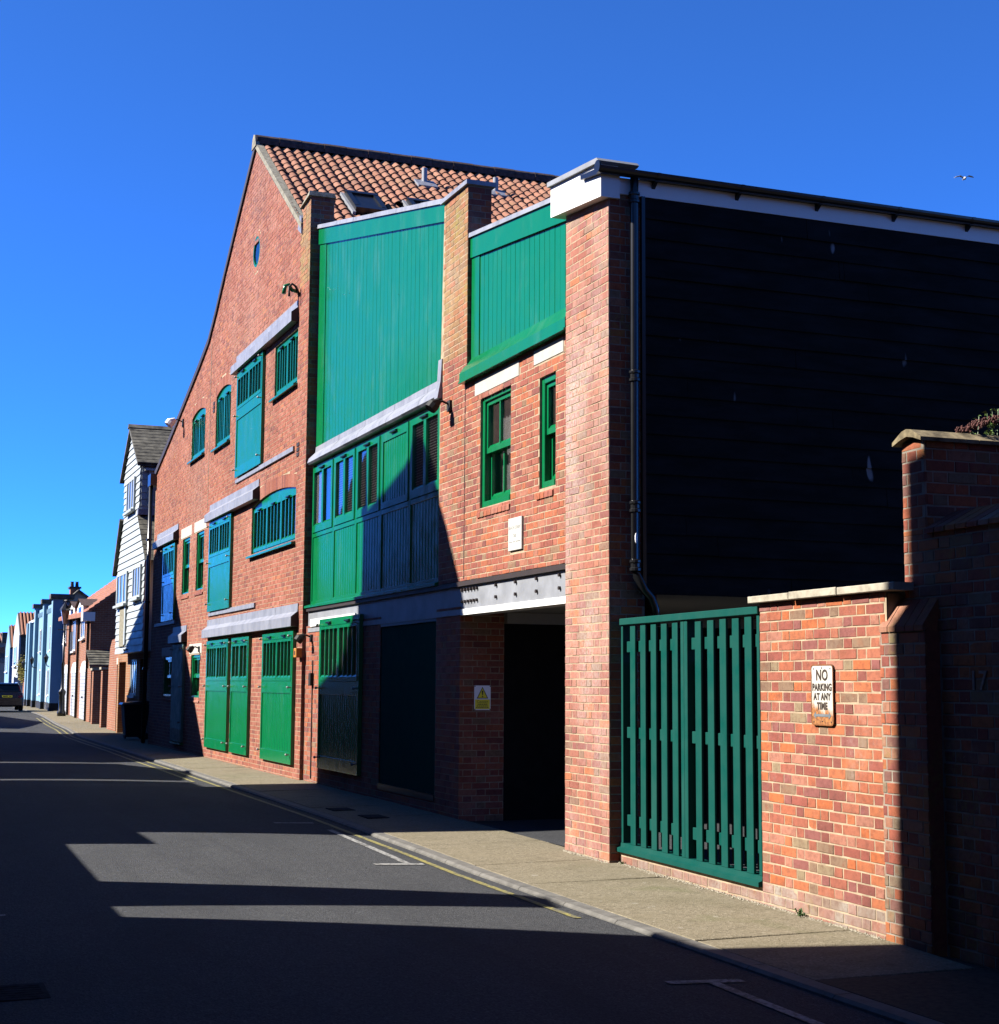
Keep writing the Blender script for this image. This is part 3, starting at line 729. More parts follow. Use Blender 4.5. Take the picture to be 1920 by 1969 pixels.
def fixed_window(par, hole, X0, X1, z0, z1, yw, lights, bars, mat=None):
    """arched or square barred window: sash frame with casements, sill and head"""
    mat = mat or M['green']; y = yw + .035
    top = [(u, z) for u, z in hole if z >= z1 - .001]
    mb = MB()
    if len(top) > 2 and max(z for u, z in top) > z1 + .02:
        mb.prism([(X0, z1 - .06), (X1, z1 - .06)] + sorted(top, key=lambda q: -q[0]), 'y', y, y + .06)
    else: mb.box(X0, X1, y, y + .06, z1 - .06, z1)
    mb.box(X0, X0 + .05, y, y + .06, z0, z1 - .06); mb.box(X1 - .05, X1, y, y + .06, z0, z1 - .06); mb.box(X0 + .05, X1 - .05, y, y + .06, z0, z0 + .05)
    w = part(mb, 'window', mat, par)
    sl = MB(); sl.hexa([(X0 - .12, yw - .075, z0 - .05), (X1 + .03, yw - .075, z0 - .05), (X1 + .03, y + .05, z0 - .05), (X0 - .12, y + .05, z0 - .05), (X0 - .12, yw - .075, z0 - .015), (X1 + .03, yw - .075, z0 - .015), (X1 + .03, y + .05, z0 + .006), (X0 - .12, y + .05, z0 + .006)])
    part(sl, 'sill', mat, w)
    a = X0 + .05; tot = sum(lights); W_ = X1 - X0 - .1
    for k in lights:
        b = a + W_ * k / tot
        casement(w, a + .006, b - .006, z0 + .055, z1 - .065, y - .012, bars if k > .5 else max(1, bars - 1), mat, .045)
        if k > .5: vent(w, (a + b) / 2, y - .012, z1 - .07)
        a = b
    part(MB().box(X0 + .01, X1 - .01, y + .25, y + .26, z0 + .01, z1), 'unlit_interior', M['room'], w)
    return w

def arch_ring(par, X0, X1, spring, rise, yw, mat, d=.215, nb=None):
    w = (X1 - X0) / 2; r = (w * w + rise * rise) / (2 * rise); cz = spring + rise - r; m = (X0 + X1) / 2; t = math.asin(w / r)
    nb = nb or int(2 * t * r / .085); mb = MB()
    for i in range(nb):
        a0 = -t + 2 * t * i / nb + .0045 / r; a1 = -t + 2 * t * (i + 1) / nb - .0045 / r
        q = [(m + rad * math.sin(a), cz + rad * math.cos(a)) for rad, a in ((r, a0), (r, a1), (r + d, a1), (r + d, a0))]
        mb.add([(u, yw + .014, z) for u, z in q] + [(u, yw - .001, z) for u, z in q], [(0, 1, 5, 4), (1, 2, 6, 5), (2, 3, 7, 6), (3, 0, 4, 7), (4, 5, 6, 7)])
    part(mb, 'brick_arch', mat, par, kind='stuff')
    n = 8
    return [(m - w, spring)] + [(m + w, spring)] + [(m + (r + d + .01) * math.sin(t - 2 * t * i / n), cz + (r + d + .01) * math.cos(t - 2 * t * i / n)) for i in range(n + 1)]

def bulkhead_lamp(x, yw, z, label, mat=None, s=1.0):
    t = thing('wall_lamp', label, 'lamp', (x, yw, z), None)
    part(MB().lathe([(.05 * s, 0), (.055 * s, .03 * s), (.03 * s, .05 * s)], 0, 0, 0, 10) if False else MB().box(x - .05 * s, x + .05 * s, yw - .03, yw - .001, z - .06 * s, z + .06 * s), 'back_plate', M['black_matt'], t)
    part(MB().tube([(x, yw - .02, z + .02), (x, yw - .10 * s, z + .05 * s), (x, yw - .16 * s, z + .03 * s)], .014, 7), 'bracket', M['black_matt'], t)
    part(MB().tube([(x, yw - .13 * s, z + .05 * s), (x, yw - .20 * s, z - .0 * s), (x, yw - .24 * s, z - .05 * s)], [.03 * s, .075 * s, .07 * s], 10), 'lamp_head', mat or M['black_matt'], t)
    return t

# ------------------------------------------------------------------ gabled warehouse
GB = thing('gabled_warehouse', 'tall red brick gabled warehouse with green loading doors and round window', 'building', (-19.3, 3.0, 0.0))
verge_l = [(-27.15, 6.93), (-24.67, 7.63), (-23.26, 8.05), (-21.2, 8.68), (-20.25, 9.00), (-19.5, 9.47), (-18.6, 10.13), (-17.3, 11.02), (-15.95, 11.98)]
outline = [(-27.15, -.1), (-11.5, -.1), (-11.5, 9.66), (-12.03, 9.60), (-12.03, 9.36)] + verge_l[::-1]
oc = (-15.66, 9.80, .30)
H_oc = [(oc[0] + oc[2] * math.cos(2 * math.pi * i / 20), oc[1] + oc[2] * math.sin(2 * math.pi * i / 20)) for i in range(20)]
H_tr = rect(-13.88, -12.2, 6.63, 7.57)
H_A = arch(-19.28, -17.74, 6.47, 7.58, .11); H_B = arch(-22.1, -20.47, 6.58, 7.55, .11); H_mid = arch(-15.5, -12.12, 3.94, 4.84, .12, 12)
H_s1 = rect(-22.86, -21.95, 3.56, 4.87); H_s2 = rect(-21.12, -20.24, 3.56, 4.87)
H_l1 = rect(-21.4, -20.34, 1.24, 2.19); H_l2 = rect(-25.12, -23.95, 1.24, 2.19)
gh = [H_oc, H_tr, H_A, H_B, H_mid, H_s1, H_s2, H_l1, H_l2]
sheet(F0, outline, gh, -.003, .10, M['mortar'], GB)
rings = [arch_ring(GB, -19.28, -17.74, 7.58, .11, 0, M['brick_gable']), arch_ring(GB, -22.1, -20.47, 7.55, .11, 0, M['brick_gable']), arch_ring(GB, -15.5, -12.12, 4.84, .12, 0, M['brick_gable'], .225)]
H_ocr = [(oc[0] + (oc[2] + .115) * math.cos(2 * math.pi * i / 24), oc[1] + (oc[2] + .115) * math.sin(2 * math.pi * i / 24)) for i in range(24)]
mb = MB()
for i in range(24):
    a0, a1 = 2 * math.pi * i / 24 + .012, 2 * math.pi * (i + 1) / 24 - .012
    q = [(oc[0] + r_ * math.cos(a), oc[1] + r_ * math.sin(a)) for r_, a in ((oc[2] + .004, a1), (oc[2] + .004, a0), (oc[2] + .106, a0), (oc[2] + .106, a1))]
    mb.add([(u, .014, z) for u, z in q] + [(u, -.001, z) for u, z in q], [(0, 1, 5, 4), (1, 2, 6, 5), (2, 3, 7, 6), (3, 0, 4, 7), (4, 5, 6, 7)])
part(mb, 'brick_arch', M['brick_gable'], GB, kind='stuff')
lint = [rect(-23.1, -21.74, 4.88, 5.12), rect(-21.42, -20.02, 4.88, 5.12), rect(-21.64, -20.17, 2.205, 2.43), rect(-25.36, -23.94, 2.205, 2.42)]
gcut = [H_ocr, H_tr, H_A, H_B, H_mid, H_s1, H_s2, H_l1, H_l2] + rings + lint
gb_b = lay(hole_ivals(poly_ivals([(u + (.05 if u < -16 else 0), z) for u, z in outline]), gcut), -.1, 11.95, -11.5)
build_bricks(F0, [b for b in gb_b if not (b[0] > -12.2 and b[2] > 8.2)], M['brick_gable'], GB, lo=True)
build_bricks(F0, [b for b in gb_b if b[0] > -12.2 and b[2] > 8.2], M['brick_lichen'], GB, lo=True, name='pilaster_brickwork')
# return face of the warehouse towards the green bay (faces +X)
FS = Frame(-11.5, 0, R(90))
sheet(FS, rect(0.0, .40, -.1, 9.66), [], -.003, .1, M['mortar_grey'], GB, 'side_mortar_bed')
build_bricks(FS, lay(lambda z: [(.004, .40)], -.1, 9.66, 0), M['brick_old'], GB, lo=True, name='side_brickwork')
mb = MB(); mb.hexa([(-12.08, -.05, 9.60), (-11.45, -.05, 9.66), (-11.45, .42, 9.66), (-12.08, .42, 9.60), (-12.02, -.01, 9.70), (-11.49, -.03, 9.75), (-11.49, .40, 9.75), (-12.02, .38, 9.70)])
part(mb, 'pilaster_cap', M['mortar_cap'], GB)
part(MB().box(-12.03, -11.51, .30, .40, 9.0, 9.60), 'pilaster_back', M['mortar_grey'], GB)
# windows
w = MB(); n = 24; q = []
for r_, y_ in ((.295, .0), (.295, .07), (.25, .07), (.25, .0)):
    q += [(oc[0] + r_ * math.cos(2 * math.pi * i / n), y_, oc[1] + r_ * math.sin(2 * math.pi * i / n)) for i in range(n)]
w.add(q, [(k * n + i, k * n + (i + 1) % n, ((k + 1) % 4) * n + (i + 1) % n, ((k + 1) % 4) * n + i) for k in range(4) for i in range(n)])
wo = part(w, 'round_window', M['green'], GB)
part(MB().add([(oc[0] +   .255 * math.cos(2 * math.pi * i / n), .02, oc[1] + .255 * math.sin(2 * math.pi * i / n)) for i in range(n)], [tuple(range(n))]), 'pane', M['glass'], wo)
part(MB().box(oc[0] - .29, oc[0] + .29, .2, .21, oc[1] - .29, oc[1] + .29), 'unlit_interior', M['room'], wo)
fixed_window(GB, H_tr, -13.88, -12.2, 6.63, 7.57, 0, [1, 1], 3)
fixed_window(GB, H_A, -19.28, -17.74, 6.47, 7.58, 0, [1, 1], 3)
fixed_window(GB, H_B, -22.1, -20.47, 6.58, 7.55, 0, [1, 1], 3)
fixed_window(GB, H_mid, -15.5, -12.12, 3.94, 4.84, 0, [1, 1, 1], 3)
sash(GB, -22.86, -21.95, 3.56, 4.87, 0, 1, lintel=(-23.1, -21.74, 4.885, 5.12))
sash(GB, -21.12, -20.24, 3.56, 4.87, 0, 1, lintel=(-21.42, -20.02, 4.885, 5.12))
sash(GB, -21.4, -20.34, 1.24, 2.19, 0, 1, lintel=(-21.64, -20.17, 2.21, 2.43))
sash(GB, -25.12, -23.95, 1.24, 2.19, 0, 1, lintel=(-25.36, -23.94, 2.21, 2.42))
for (a, b, z) in ((-22.86, -21.95, 3.56), (-21.12, -20.24, 3.56), (-21.4, -20.34, 1.24), (-25.12, -23.95, 1.24)):
    part(MB().hexa([(a - .06, -.02, z - .08), (b + .03, -.02, z - .08), (b + .03, .06, z - .08), (a - .06, .06, z - .08), (a - .06, -.02, z - .045), (b + .03, -.02, z - .045), (b + .03, .06, z), (a - .06, .06, z)]), 'brick_sill', M['brick'], GB)
# loading doors and lead hoods
loading_door(GB, -16.9, -14.63, 5.57, 7.66, 6.90, 0, 2, 3, label='topmost loading door under the long upper hood')
loading_door(GB, -19.38, -17.15, 3.05, 4.92, 4.17, 0, 2, 3, label='middle storey loading door')
loading_door(GB, -25.3, -23.6, 3.05, 4.86, 4.12, 0, 2, 2, label='far left middle storey loading door, half in shade')
loading_door(GB, -19.33, -17.12, .27, 2.44, 1.62, 0, 2, 3, label='ground floor loading door, leftmost of the sunlit three')
loading_door(GB, -16.8, -15.25, .27, 2.44, 1.62, 0, 2, 1, label='narrow ground floor loading door, middle of the sunlit three')
loading_door(GB, -14.13, -11.88, .27, 2.44, 1.62, 0, 2, 3, label='ground floor loading door, rightmost of the sunlit three')
d = part(MB().bbox(-23.5, -22.1, -.062, -.004, .26, 2.46, .004), 'loading_door', M['green_pale'], GB, label='plain weathered door in the shade with peeling foot')
part(groove_boards(-23.42, -22.18, -.068, -.061, .6, 2.4, .11), 'board_panel', M['green_pale'], d, kind='stuff')
part(MB().box(-23.5, -22.1, -.075, -.002, .20, .245), 'weather_bar', M['green'], d)
part(MB().box(-23.47, -22.13, -.069, -.063, .29, .55), 'worn_kick_panel', M['mortar_cap'], d)
for z in (.7, 1.5, 2.35): knob(d, -23.46, -.062, z); knob(d, -22.16, -.062, z)
hood(GB, -17.22, -12.2, 8.06, 0); hood(GB, -19.6, -14.9, 5.32, 0); hood(GB, -26.54, -23.45, 5.30, 0); hood(GB, -19.55, -11.78, 2.89, 0); hood(GB, -23.78, -22.0, 2.87, 0)
for (a, b, z) in ((-17.0, -12.27, 5.47), (-19.43, -15.0, 2.96), (-26.5, -23.55, 2.96)):
    part(MB().bbox(a, a + (b - a) * .45, -.03, .0, z + .002, z + .075, .003), 'lead_strip', M['lead'], GB); part(MB().bbox(a + (b - a) * .45 + .006, b, -.036, .0, z, z + .085, .003), 'lead_strip', M['lead'], GB)
# brick plinth course, expansion joint, small vents
part(MB().box(-19.95, -19.925, -.006, .0, 5.35, 8.9), 'movement_joint', M['mortar_cap'], GB)
for (x, z) in ((-12.03, 5.35), (-21.0 + 1.5, 7.3)):
    v = MB()
    for i in range(3): v.box(x - .08, x + .08, -.012, .0, z + i * .085, z + .06 + i * .085)
    part(v, 'air_brick', M['dark_brown'], GB)
# roof: real pantiles on the slope facing the viewer
PT = math.atan(.70); cP, sP = math.cos(PT), math.sin(PT)
RX, RZ = -15.9, 12.02
def onroof(s, t, n): return (RX + s * cP + n * sP, t, RZ - s * sP + n * cP)
deck = MB(onroof); deck.box(0, 4.72, .0, 16, -.12, -.03); deck.box(4.72, 8.2, .5, 16, -.12, -.03)
roof = part(deck, 'roof', M['tile_dark'], GB)
lv = [(u, z + .07) for u, z in verge_l[:-1]] + [(-15.9, 12.03)]
mb = MB(); n = len(lv)
mb.add([(u, -.04, z) for u, z in lv] + [(u, 16, z) for u, z in lv] + [(u + .03, -.04, z - .13) for u, z in lv] + [(u + .03, 16, z - .13) for u, z in lv],
       [(i, i + 1, n + i + 1, n + i) for i in range(n - 1)] + [(2 * n + i, 2 * n + i + 1, i + 1, i)[::1] for i in range(n - 1)] + [(3 * n + i + 1, 2 * n + i + 1, 2 * n + i, 3 * n + i)[::-1] for i in range(n - 1)])
part(mb, 'far_slope', M['dark_brown'], roof)
# tile mesh
def tile_geo(rr):
    L, Wd = .335, .228; n = 8; top = []; bot = []
    for i in range(n + 1):
        t = i / n; y = (t - .5) * Wd
        h = .030 * math.sin(2 * math.pi * (t - .12)) + .012
        top.append((y, h))
    v = []
    lift = .030 + rr.uniform(-.003, .004)
    for (x, dz) in ((0, .0), (L * .93, lift), (L, lift - .002)):
        for y, h in top: v.append((x, y, h + dz))
    for y, h in top: v.append((L - .002, y, h + lift - .020))
    m = n + 1
    f = [(k * m + i, (k + 1) * m + i, (k + 1) * m + i + 1, k * m + i + 1) for k in range(3) for i in range(n)]
    f += [(0 * m, 3 * m, 2 * m, 1 * m), (n, m + n, 2 * m + n, 3 * m + n)]
    return v, f
rr = random.Random(11)
tmesh = []
for k in range(8):
    v, f = tile_geo(rr); me = bpy.data.meshes.new('pantile'); me.from_pydata(v, [], f); me.update(); me.materials.append(M['tile'])
    for p in me.polygons: p.use_smooth = True
    me.set_sharp_from_angle(angle=R(40)); tmesh.append(me)
def panel_top(x):
    return lerp([(-11.5, 9.16), (-4.93, 7.62), (-4.92, 7.62), (-4.06, 7.62), (-4.05, 6.95), (-1.2, 6.62), (-1.1, 6.65), (0, 6.45), (8, 6.3)], x)
vel = [(3.25 - .35, 1.12, 1.72), (3.25 - .35, 2.30, 2.95)]
singles, rest = [], []
for j in range(64):
    for i in range(26):
        s = .10 + i * .27; t = .20 + j * .2
        if s > 4.45 and t < .65: continue
        if any(a - .12 < t < b + .1 and 2.75 < s + .15 < 3.9 for _, a, b in vel): continue
        p = Vector(onroof(s + .2, t, .05)); dv = p - CAM; k = (.16 - CAM.y) / dv.y; c = CAM + dv * k
        (singles if c.z > panel_top(c.x) - .12 and c.x < -.9 else rest).append(((p - CAM).length, s, t))
singles.sort(); rest += singles[300:]; singles = singles[:300]
o = ORG[GB.name]
for _, s, t in singles:
    ob = bpy.data.objects.new('roof_tile', rr.choice(tmesh)); col.objects.link(ob); ob.parent = roof
    p = onroof(s, t, .0 + rr.uniform(-.003, .004)); ob.location = (p[0] - o[0], p[1] - o[1], p[2] - o[2]); ob.rotation_euler = (rr.gauss(0, .012), PT + rr.gauss(0, .008), rr.gauss(0, .012))
mb = MB()
for _, s, t in rest:
    v, f = tile_geo(rr); mb.add([onroof(s + x, t + y, z) for x, y, z in v], f)
part(mb, 'tile_field', M['tile'], roof, kind='stuff', smooth=False)
# ridge tiles
for j in range(36):
    y0 = -.03 + j * .45
    mb = MB(); q = []; n = 8; dr = .006 * (j % 2)
    for y in (y0 + .004, y0 + .446):
        for i in range(n + 1):
            a = math.pi * (-.12 + 1.24 * i / n); q.append((RX - (.155 + dr) * math.cos(a), y, RZ + .02 + (.155 + dr) * math.sin(a)))
    mb.add(q, [(i, i + 1, n + 2 + i, n + 1 + i) for i in range(n)] + [tuple(range(n, -1, -1)), tuple(range(n + 1, 2 * n + 2))])
    part(mb, 'ridge_tile', M['tile_dark'], roof)
mb = MB(onroof); mb.box(-.05, 4.72, -.035, .10, -.06, .035); part(mb, 'verge_mortar', M['mortar_cap'], roof)
mb = MB(); mb.prism([(-16.1, 11.93), (-15.72, 11.93), (-15.80, 12.16), (-15.92, 12.2), (-16.03, 12.14)], 'y', -.055, .02); part(mb, 'ridge_end', M['mortar_cap'], roof)
mb = MB(); mb.prism([(-12.28, 9.30), (-12.03, 9.16), (-12.03, 9.44), (-12.15, 9.52)], 'y', -.03, .08); part(mb, 'verge_flashing', M['lead'], roof)
for (s, a, b) in vel:                                   # roof lights
    fr_ = MB(onroof)
    fr_.box(2.86, 2.98, a, b, 0, .16); fr_.box(3.66, 3.80, a, b, 0, .15); fr_.box(2.98, 3.66, a, a + .09, 0, .155); fr_.box(2.98, 3.66, b - .09, b, 0, .155)
    rl = part(fr_, 'roof_light', M['black_paint'], roof)
    part(MB(onroof).box(2.98, 3.66, a + .09, b - .09, .10, .125), 'pane', M['black_paint'], rl)
    part(MB(onroof).box(2.80, 3.86, a - .06, a - .002, .02, .08), 'flashing', M['steel'], rl)
for (x, y, z) in ((-14.82, 3.09, 11.25), (-14.85, 4.59, 11.26)):  # vent pipes with lead slates
    vp = part(MB().tube([(x, y, z - .1), (x, y, z + .34)], .055, 12), 'vent_pipe', M['steel'], roof)
    part(MB(lambda s, t, n: (x + s * cP + n * sP, y + t, z - s * sP + n * cP)).box(-.1, .26, -.2, .2, .03, .075), 'lead_slate', M['lead'], vp)
# left gutter end, hopper and down pipe
part(MB().box(-27.45, -27.0, -.16, .05, 6.62, 6.92), 'rainwater_hopper', M['black_paint'], GB)
pp = part(MB().tube([(-27.28, -.10, 6.65), (-27.28, -.10, .05)], .055, 10), 'down_pipe', M['black_paint'], GB, smooth=True)
for z in (1.9, 3.6, 5.2): part(MB().lathe([(.05, 0), (.075, .01), (.075, .06), (.05, .07)], -27.28, -.10, z, 10), 'pipe_collar', M['black_paint'], pp)
part(MB().add([(-27.15, .02, -.1), (-27.15, 14, -.1), (-27.15, 14, 6.9), (-27.15, .02, 6.9)], [(0, 1, 2, 3)]), 'side_wall', M['brick_tan'], GB)
part(MB().box(-27.1, -11.6, 13.9, 14, -.1, 9.0), 'rear_wall', M['brick_tan'], GB)
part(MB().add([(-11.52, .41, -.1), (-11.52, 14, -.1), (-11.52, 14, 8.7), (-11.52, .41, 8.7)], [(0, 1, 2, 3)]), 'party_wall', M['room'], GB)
bulkhead_lamp(-20.40, 0, 2.30, 'small black wall lamp beside the far ground floor sash lintel')
bulkhead_lamp(-23.25, 0, 7.66, 'pale floodlight high on the warehouse under its left eave', M['white'], 1.5)
t = thing('overflow_pipe', 'small green swan neck overflow pipe near the warehouse corner', 'pipe', (-12.25, 0, 8.2))
part(MB().tube([(-12.3, -.0, 8.22), (-12.3, -.10, 8.24), (-12.3, -.16, 8.33), (-12.3, -.22, 8.30), (-12.3, -.24, 8.16)], .035, 8), 'swan_neck', M['green'], t, smooth=True)
part(MB().tube([(-12.12, -.0, 8.1), (-12.12, -.08, 8.26), (-12.12, -.14, 8.30), (-12.12, -.19, 8.24), (-12.12, -.19, 8.08)], .022, 8), 'swan_neck', M['dark_brown'], t, smooth=True)
t = thing('yellow_box', 'small yellow box fixed to the warehouse corner', 'box', (-11.62, -.02, 2.0))
part(MB().bbox(-11.66, -11.50, -.10, -.002, 2.0, 2.15, .008), 'body', M['orange'], t); part(MB().box(-11.61, -11.55, -.102, -.099, 2.04, 2.11), 'symbol', M['ink'], t)

# ------------------------------------------------------------------ wing with the green bays
WG = thing('bay_fronted_wing', 'brick wing with tall green boarded bays, steel beam and black boarded side', 'building', (-5.5, 4.0, 0.0))
YW = .06
FW = Frame(0, YW, 0)
W1 = rect(-3.58, -2.63, 3.60, 4.90); W2 = rect(-1.82, -1.39, 3.62, 4.80)
sheet(FW, [(-5.02, 2.80), (-.98, 2.80), (-.98, 5.2), (-4.05, 5.2), (-4.05, 7.58), (-4.92, 7.62), (-5.02, 5.2)], [W1, W2], -.003, .10, M['mortar'], WG)
# recess under the beam: left pier, strip and pillar
low = [(-11.5, -10.45, -.1, 2.5), (-8.9, -7.4, -.1, 2.5), (-5.07, -4.2, -.1, 2.5), (-7.4, -5.07, -.1, .17), (-10.45, -8.9, -.1, .3)]
for (a, b, c, d_) in low: sheet(FW, rect(a, b, c, d_), [], -.003, .1, M['mortar_grey'] if a < -6 else M['mortar'], WG)
wl_b = lay(hole_ivals(lambda z: [(-5.0, -1.0)] if z < 5.3 else [(-4.92, -4.06)], [W1, W2, rect(-3.76, -2.39, 4.93, 5.11), rect(-1.97, -1.19, 4.955, 5.12), rect(-2.64, -2.24, 3.02, 3.39)]), 2.80, 7.58, -1.0)
build_bricks(FW, [b for b in wl_b if b[2] < 5.55], M['brick'], WG, name='window_wall_brickwork')
build_bricks(FW, [b for b in wl_b if b[2] >= 5.55], M['brick_lichen'], WG, name='pier_brickwork')
lw = []
for (a, b, c, d_) in low: lw += lay(lambda z, a=a, b=b: [(a, b)], c, d_, -4.2)
build_bricks(FW, lw, M['brick'], WG, lo=True, name='lower_brickwork')
FP = Frame(-4.2, YW, R(90))                  # driveway side of the pillar
sheet(FP, rect(0, .56, -.1, 2.5), [], -.003, .1, M['mortar'], WG, 'pillar_mortar_bed')
build_bricks(FP, lay(lambda z: [(.003, .56)], -.1, 2.5, 0), M['brick'], WG, name='pillar_brickwork')
FM = Frame(-4.05, YW, R(90))                 # side of the tall middle pier
sheet(FM, rect(0, .30, 5.2, 7.58), [], -.003, .1, M['mortar_grey'], WG, 'pier_mortar_bed')
build_bricks(FM, lay(lambda z: [(.003, .30)], 5.2, 7.58, 0), M['brick_old'], WG, lo=True, name='pier_side_brickwork')
part(MB().box(-4.92, -4.058, .345, .36, 5.2, 7.55), 'pier_back', M['mortar_grey'], WG)
mb = MB(); mb.hexa([(-4.97, .02, 7.60), (-4.0, .02, 7.585), (-4.0, .40, 7.585), (-4.97, .40, 7.60), (-4.97, .02, 7.655), (-4.0, .02, 7.64), (-4.0, .40, 7.64), (-4.97, .40, 7.655)]); part(mb, 'pier_cap', M['lead'], WG)
# corner pier, the nearest brickwork: separate bricks
FC = Frame(0, 0, 0)
sheet(FC, [(-1.0, -.1), (0, -.1), (0, 6.30), (-1.0, 6.45)], [], -.003, .1, M['mortar'], WG, 'corner_mortar_bed')
pb = lay(lambda z: [(-1.0, 0.0)], -.1, 6.28, -1.0 + .1125)
build_bricks(FC, pb, M['brick_pier'], WG, 300, key=lambda b: (b[2] - 1.6) ** 2 * .3 - b[0], name='corner_pier_brickwork')
FCs = Frame(0, 0, R(90))
sheet(FCs, rect(0, .37, -.1, 6.3), [], -.003, .1, M['mortar_grey'], WG, 'corner_side_mortar_bed')
build_bricks(FCs, lay(lambda z: [(.0165, .37)], -.1, 6.25, .0165 + .1125), M['brick_old'], WG, name='corner_side_brickwork')
FCl = Frame(-1.0, YW, R(-90))
part(MB().add([(-1.0, .0085, -.1), (-1.0, .5, -.1), (-1.0, .5, 6.4), (-1.0, .0085, 6.4)], [(0, 1, 2, 3)]), 'corner_left_face', M['brick_old'], WG)
part(MB().box(-.99, -.01, .49, .50, -.1, 2.5), 'corner_back_face', M['brick_old'], WG)
# windows of the wing
sash(WG, -3.58, -2.63, 3.60, 4.90, YW, 1, lintel=(-3.76, -2.39, 4.935, 5.11), curtain=True)
sash(WG, -1.82, -1.39, 3.62, 4.80, YW, 0, lintel=(-1.97, -1.19, 4.96, 5.12), curtain=False)
for (a, b, z) in ((-3.58, -2.63, 3.60), (-1.82, -1.39, 3.62)):
    mb = MB(); n = int((b - a + .1) / .1125)
    for i in range(n):
        x = a - .06 + i * .1125; mb.hexa([(x, YW - .015, z - .105), (x + .1025, YW - .015, z - .105), (x + .1025, YW + .03, z - .105), (x, YW + .03, z - .105), (x, YW - .015, z - .05), (x + .1025, YW - .015, z - .05), (x + .1025, YW + .045, z - .002), (x, YW + .045, z - .002)])
    part(mb, 'sloping_brick_sill', M['brick'], WG)
part(MB().box(-4.10, -4.085, YW - .004, YW + .002, 2.82, 5.25), 'movement_joint', M['dark_brown'], WG)
# name plaque let into the wall
t = thing('name_plaque', 'white stone name plaque below the two sash windows', 'plaque', (-2.44, YW, 3.03))
part(MB().bbox(-2.63, -2.25, YW - .022, YW + .01, 3.03, 3.385, .004), 'stone', M['plaque'], t)
for body, sz, z in (('BEACH COURT', .048, 3.262), ('26B', .052, 3.172), ('WORKS AND STORE', .020, 3.115)):
    if body.startswith('WORKS'):
        mb = MB()
        for i in range(17):
            if i not in (5, 9): mb.box(-2.60 + i * .0193, -2.588 + i * .0193, YW - .0235, YW - .0215, 3.118, 3.130)
        part(mb, 'lettering', M['ink_faint'], t); continue
    part(text_mb(body, sz, lambda x, y, z_, z=z: (-2.44 + x, YW - .0225 + y, z + z_), extrude=.0008, bold=.0004, xscale=1.0), 'lettering', M['ink_faint'], t)
# bay with windows over boarded panels
YB_ = .10
bx = [-11.40, -10.10, -8.87, -7.62, -6.32, -5.03]
part(MB().box(-11.44, -5.03, YB_ + .06, YB_ + .075, 2.85, 5.15), 'bay_backing', M['room'], WG)
zb0, zb1, zmid = 2.85, 5.11, 3.96
for i in range(5):
    a, b = bx[i], bx[i + 1]
    fm = MB()
    fm.bbox(a, a + .05, YB_, YB_ + .06, zb0, zb1, .004); fm.bbox(b - .045, b - .003, YB_, YB_ + .06, zb0, zb1, .004)
    fm.bbox(a + .05, b - .045, YB_ + .0006, YB_ + .06, zmid - .035, zmid + .035, .004); fm.bbox(a + .05, b - .045, YB_ + .0006, YB_ + .06, zb0, zb0 + .05, .004); fm.bbox(a + .05, b - .045, YB_ + .0006, YB_ + .06, zb1 - .05, zb1, .004)
    u = part(fm, 'bay_unit', M['green'], WG)
    part(groove_boards(a + .05, b - .045, YB_ + .014, YB_ + .05, zb0 + .05, zmid - .035, .125), 'board_panel', M['green'], u, kind='stuff')
    if i == 3:
        cf = MB(); A, B, c0, c1 = a + .055, b - .05, zmid + .04, zb1 - .055
        cf.box(A, A + .07, YB_ - .012, YB_ + .03, c0, c1); cf.box(B - .07, B, YB_ - .012, YB_ + .03, c0, c1); cf.box(A + .07, B - .07, YB_ - .012, YB_ + .03, c0, c0 + .09); cf.box(A + .07, B - .07, YB_ - .012, YB_ + .03, c1 - .12, c1)
        part(cf, 'shutter_frame', M['green'], u)
        part(groove_boards(A + .07, B - .07, YB_ + .002, YB_ + .03, c0 + .09, c1 - .12, .11), 'shutter_boards', M['green'], u, kind='stuff')
    else:
        casement(u, a + .055, b - .05, zmid + .04, zb1 - .055, YB_ - .014, 1, M['green'], .085, pane_y=.03)
        part(MB().box((a + b) / 2 - .05, (a + b) / 2 + .05, YB_ - .013, YB_ + .025, zmid + .13, zb1 - .13), 'mullion', M['green'], u)
        bl = MB()
        for k in range(26):
            z = zmid + .14 + k * .036; bl.hexa([(a + .12, YB_ + .028, z), (b - .12, YB_ + .028, z), (b - .12, YB_ + .052, z + .016), (a + .12, YB_ + .052, z + .016), (a + .12, YB_ + .028, z + .003), (b - .12, YB_ + .028, z + .003), (b - .12, YB_ + .052, z + .019), (a + .12, YB_ + .052, z + .019)])
        if i in (1, 2, 4): part(bl, 'venetian_blind', M['blind'], u, kind='stuff')
        if i == 0: part(MB().box(a + .12, (a + b) / 2 - .05, YB_ + .03, YB_ + .036, zmid + .14, zb1 - .14), 'roller_blind', M['curtain'], u)
    vent(u, (a + b) / 2, YB_ - .012, zb1 - .075, .26)
part(MB().prism([(YB_ - .09, 2.79), (YB_ + .06, 2.79), (YB_ + .06, 2.85), (YB_ - .02, 2.85), (YB_ - .09, 2.825)], 'x', -11.47, -5.0), 'bay_sill', M['green'], WG)
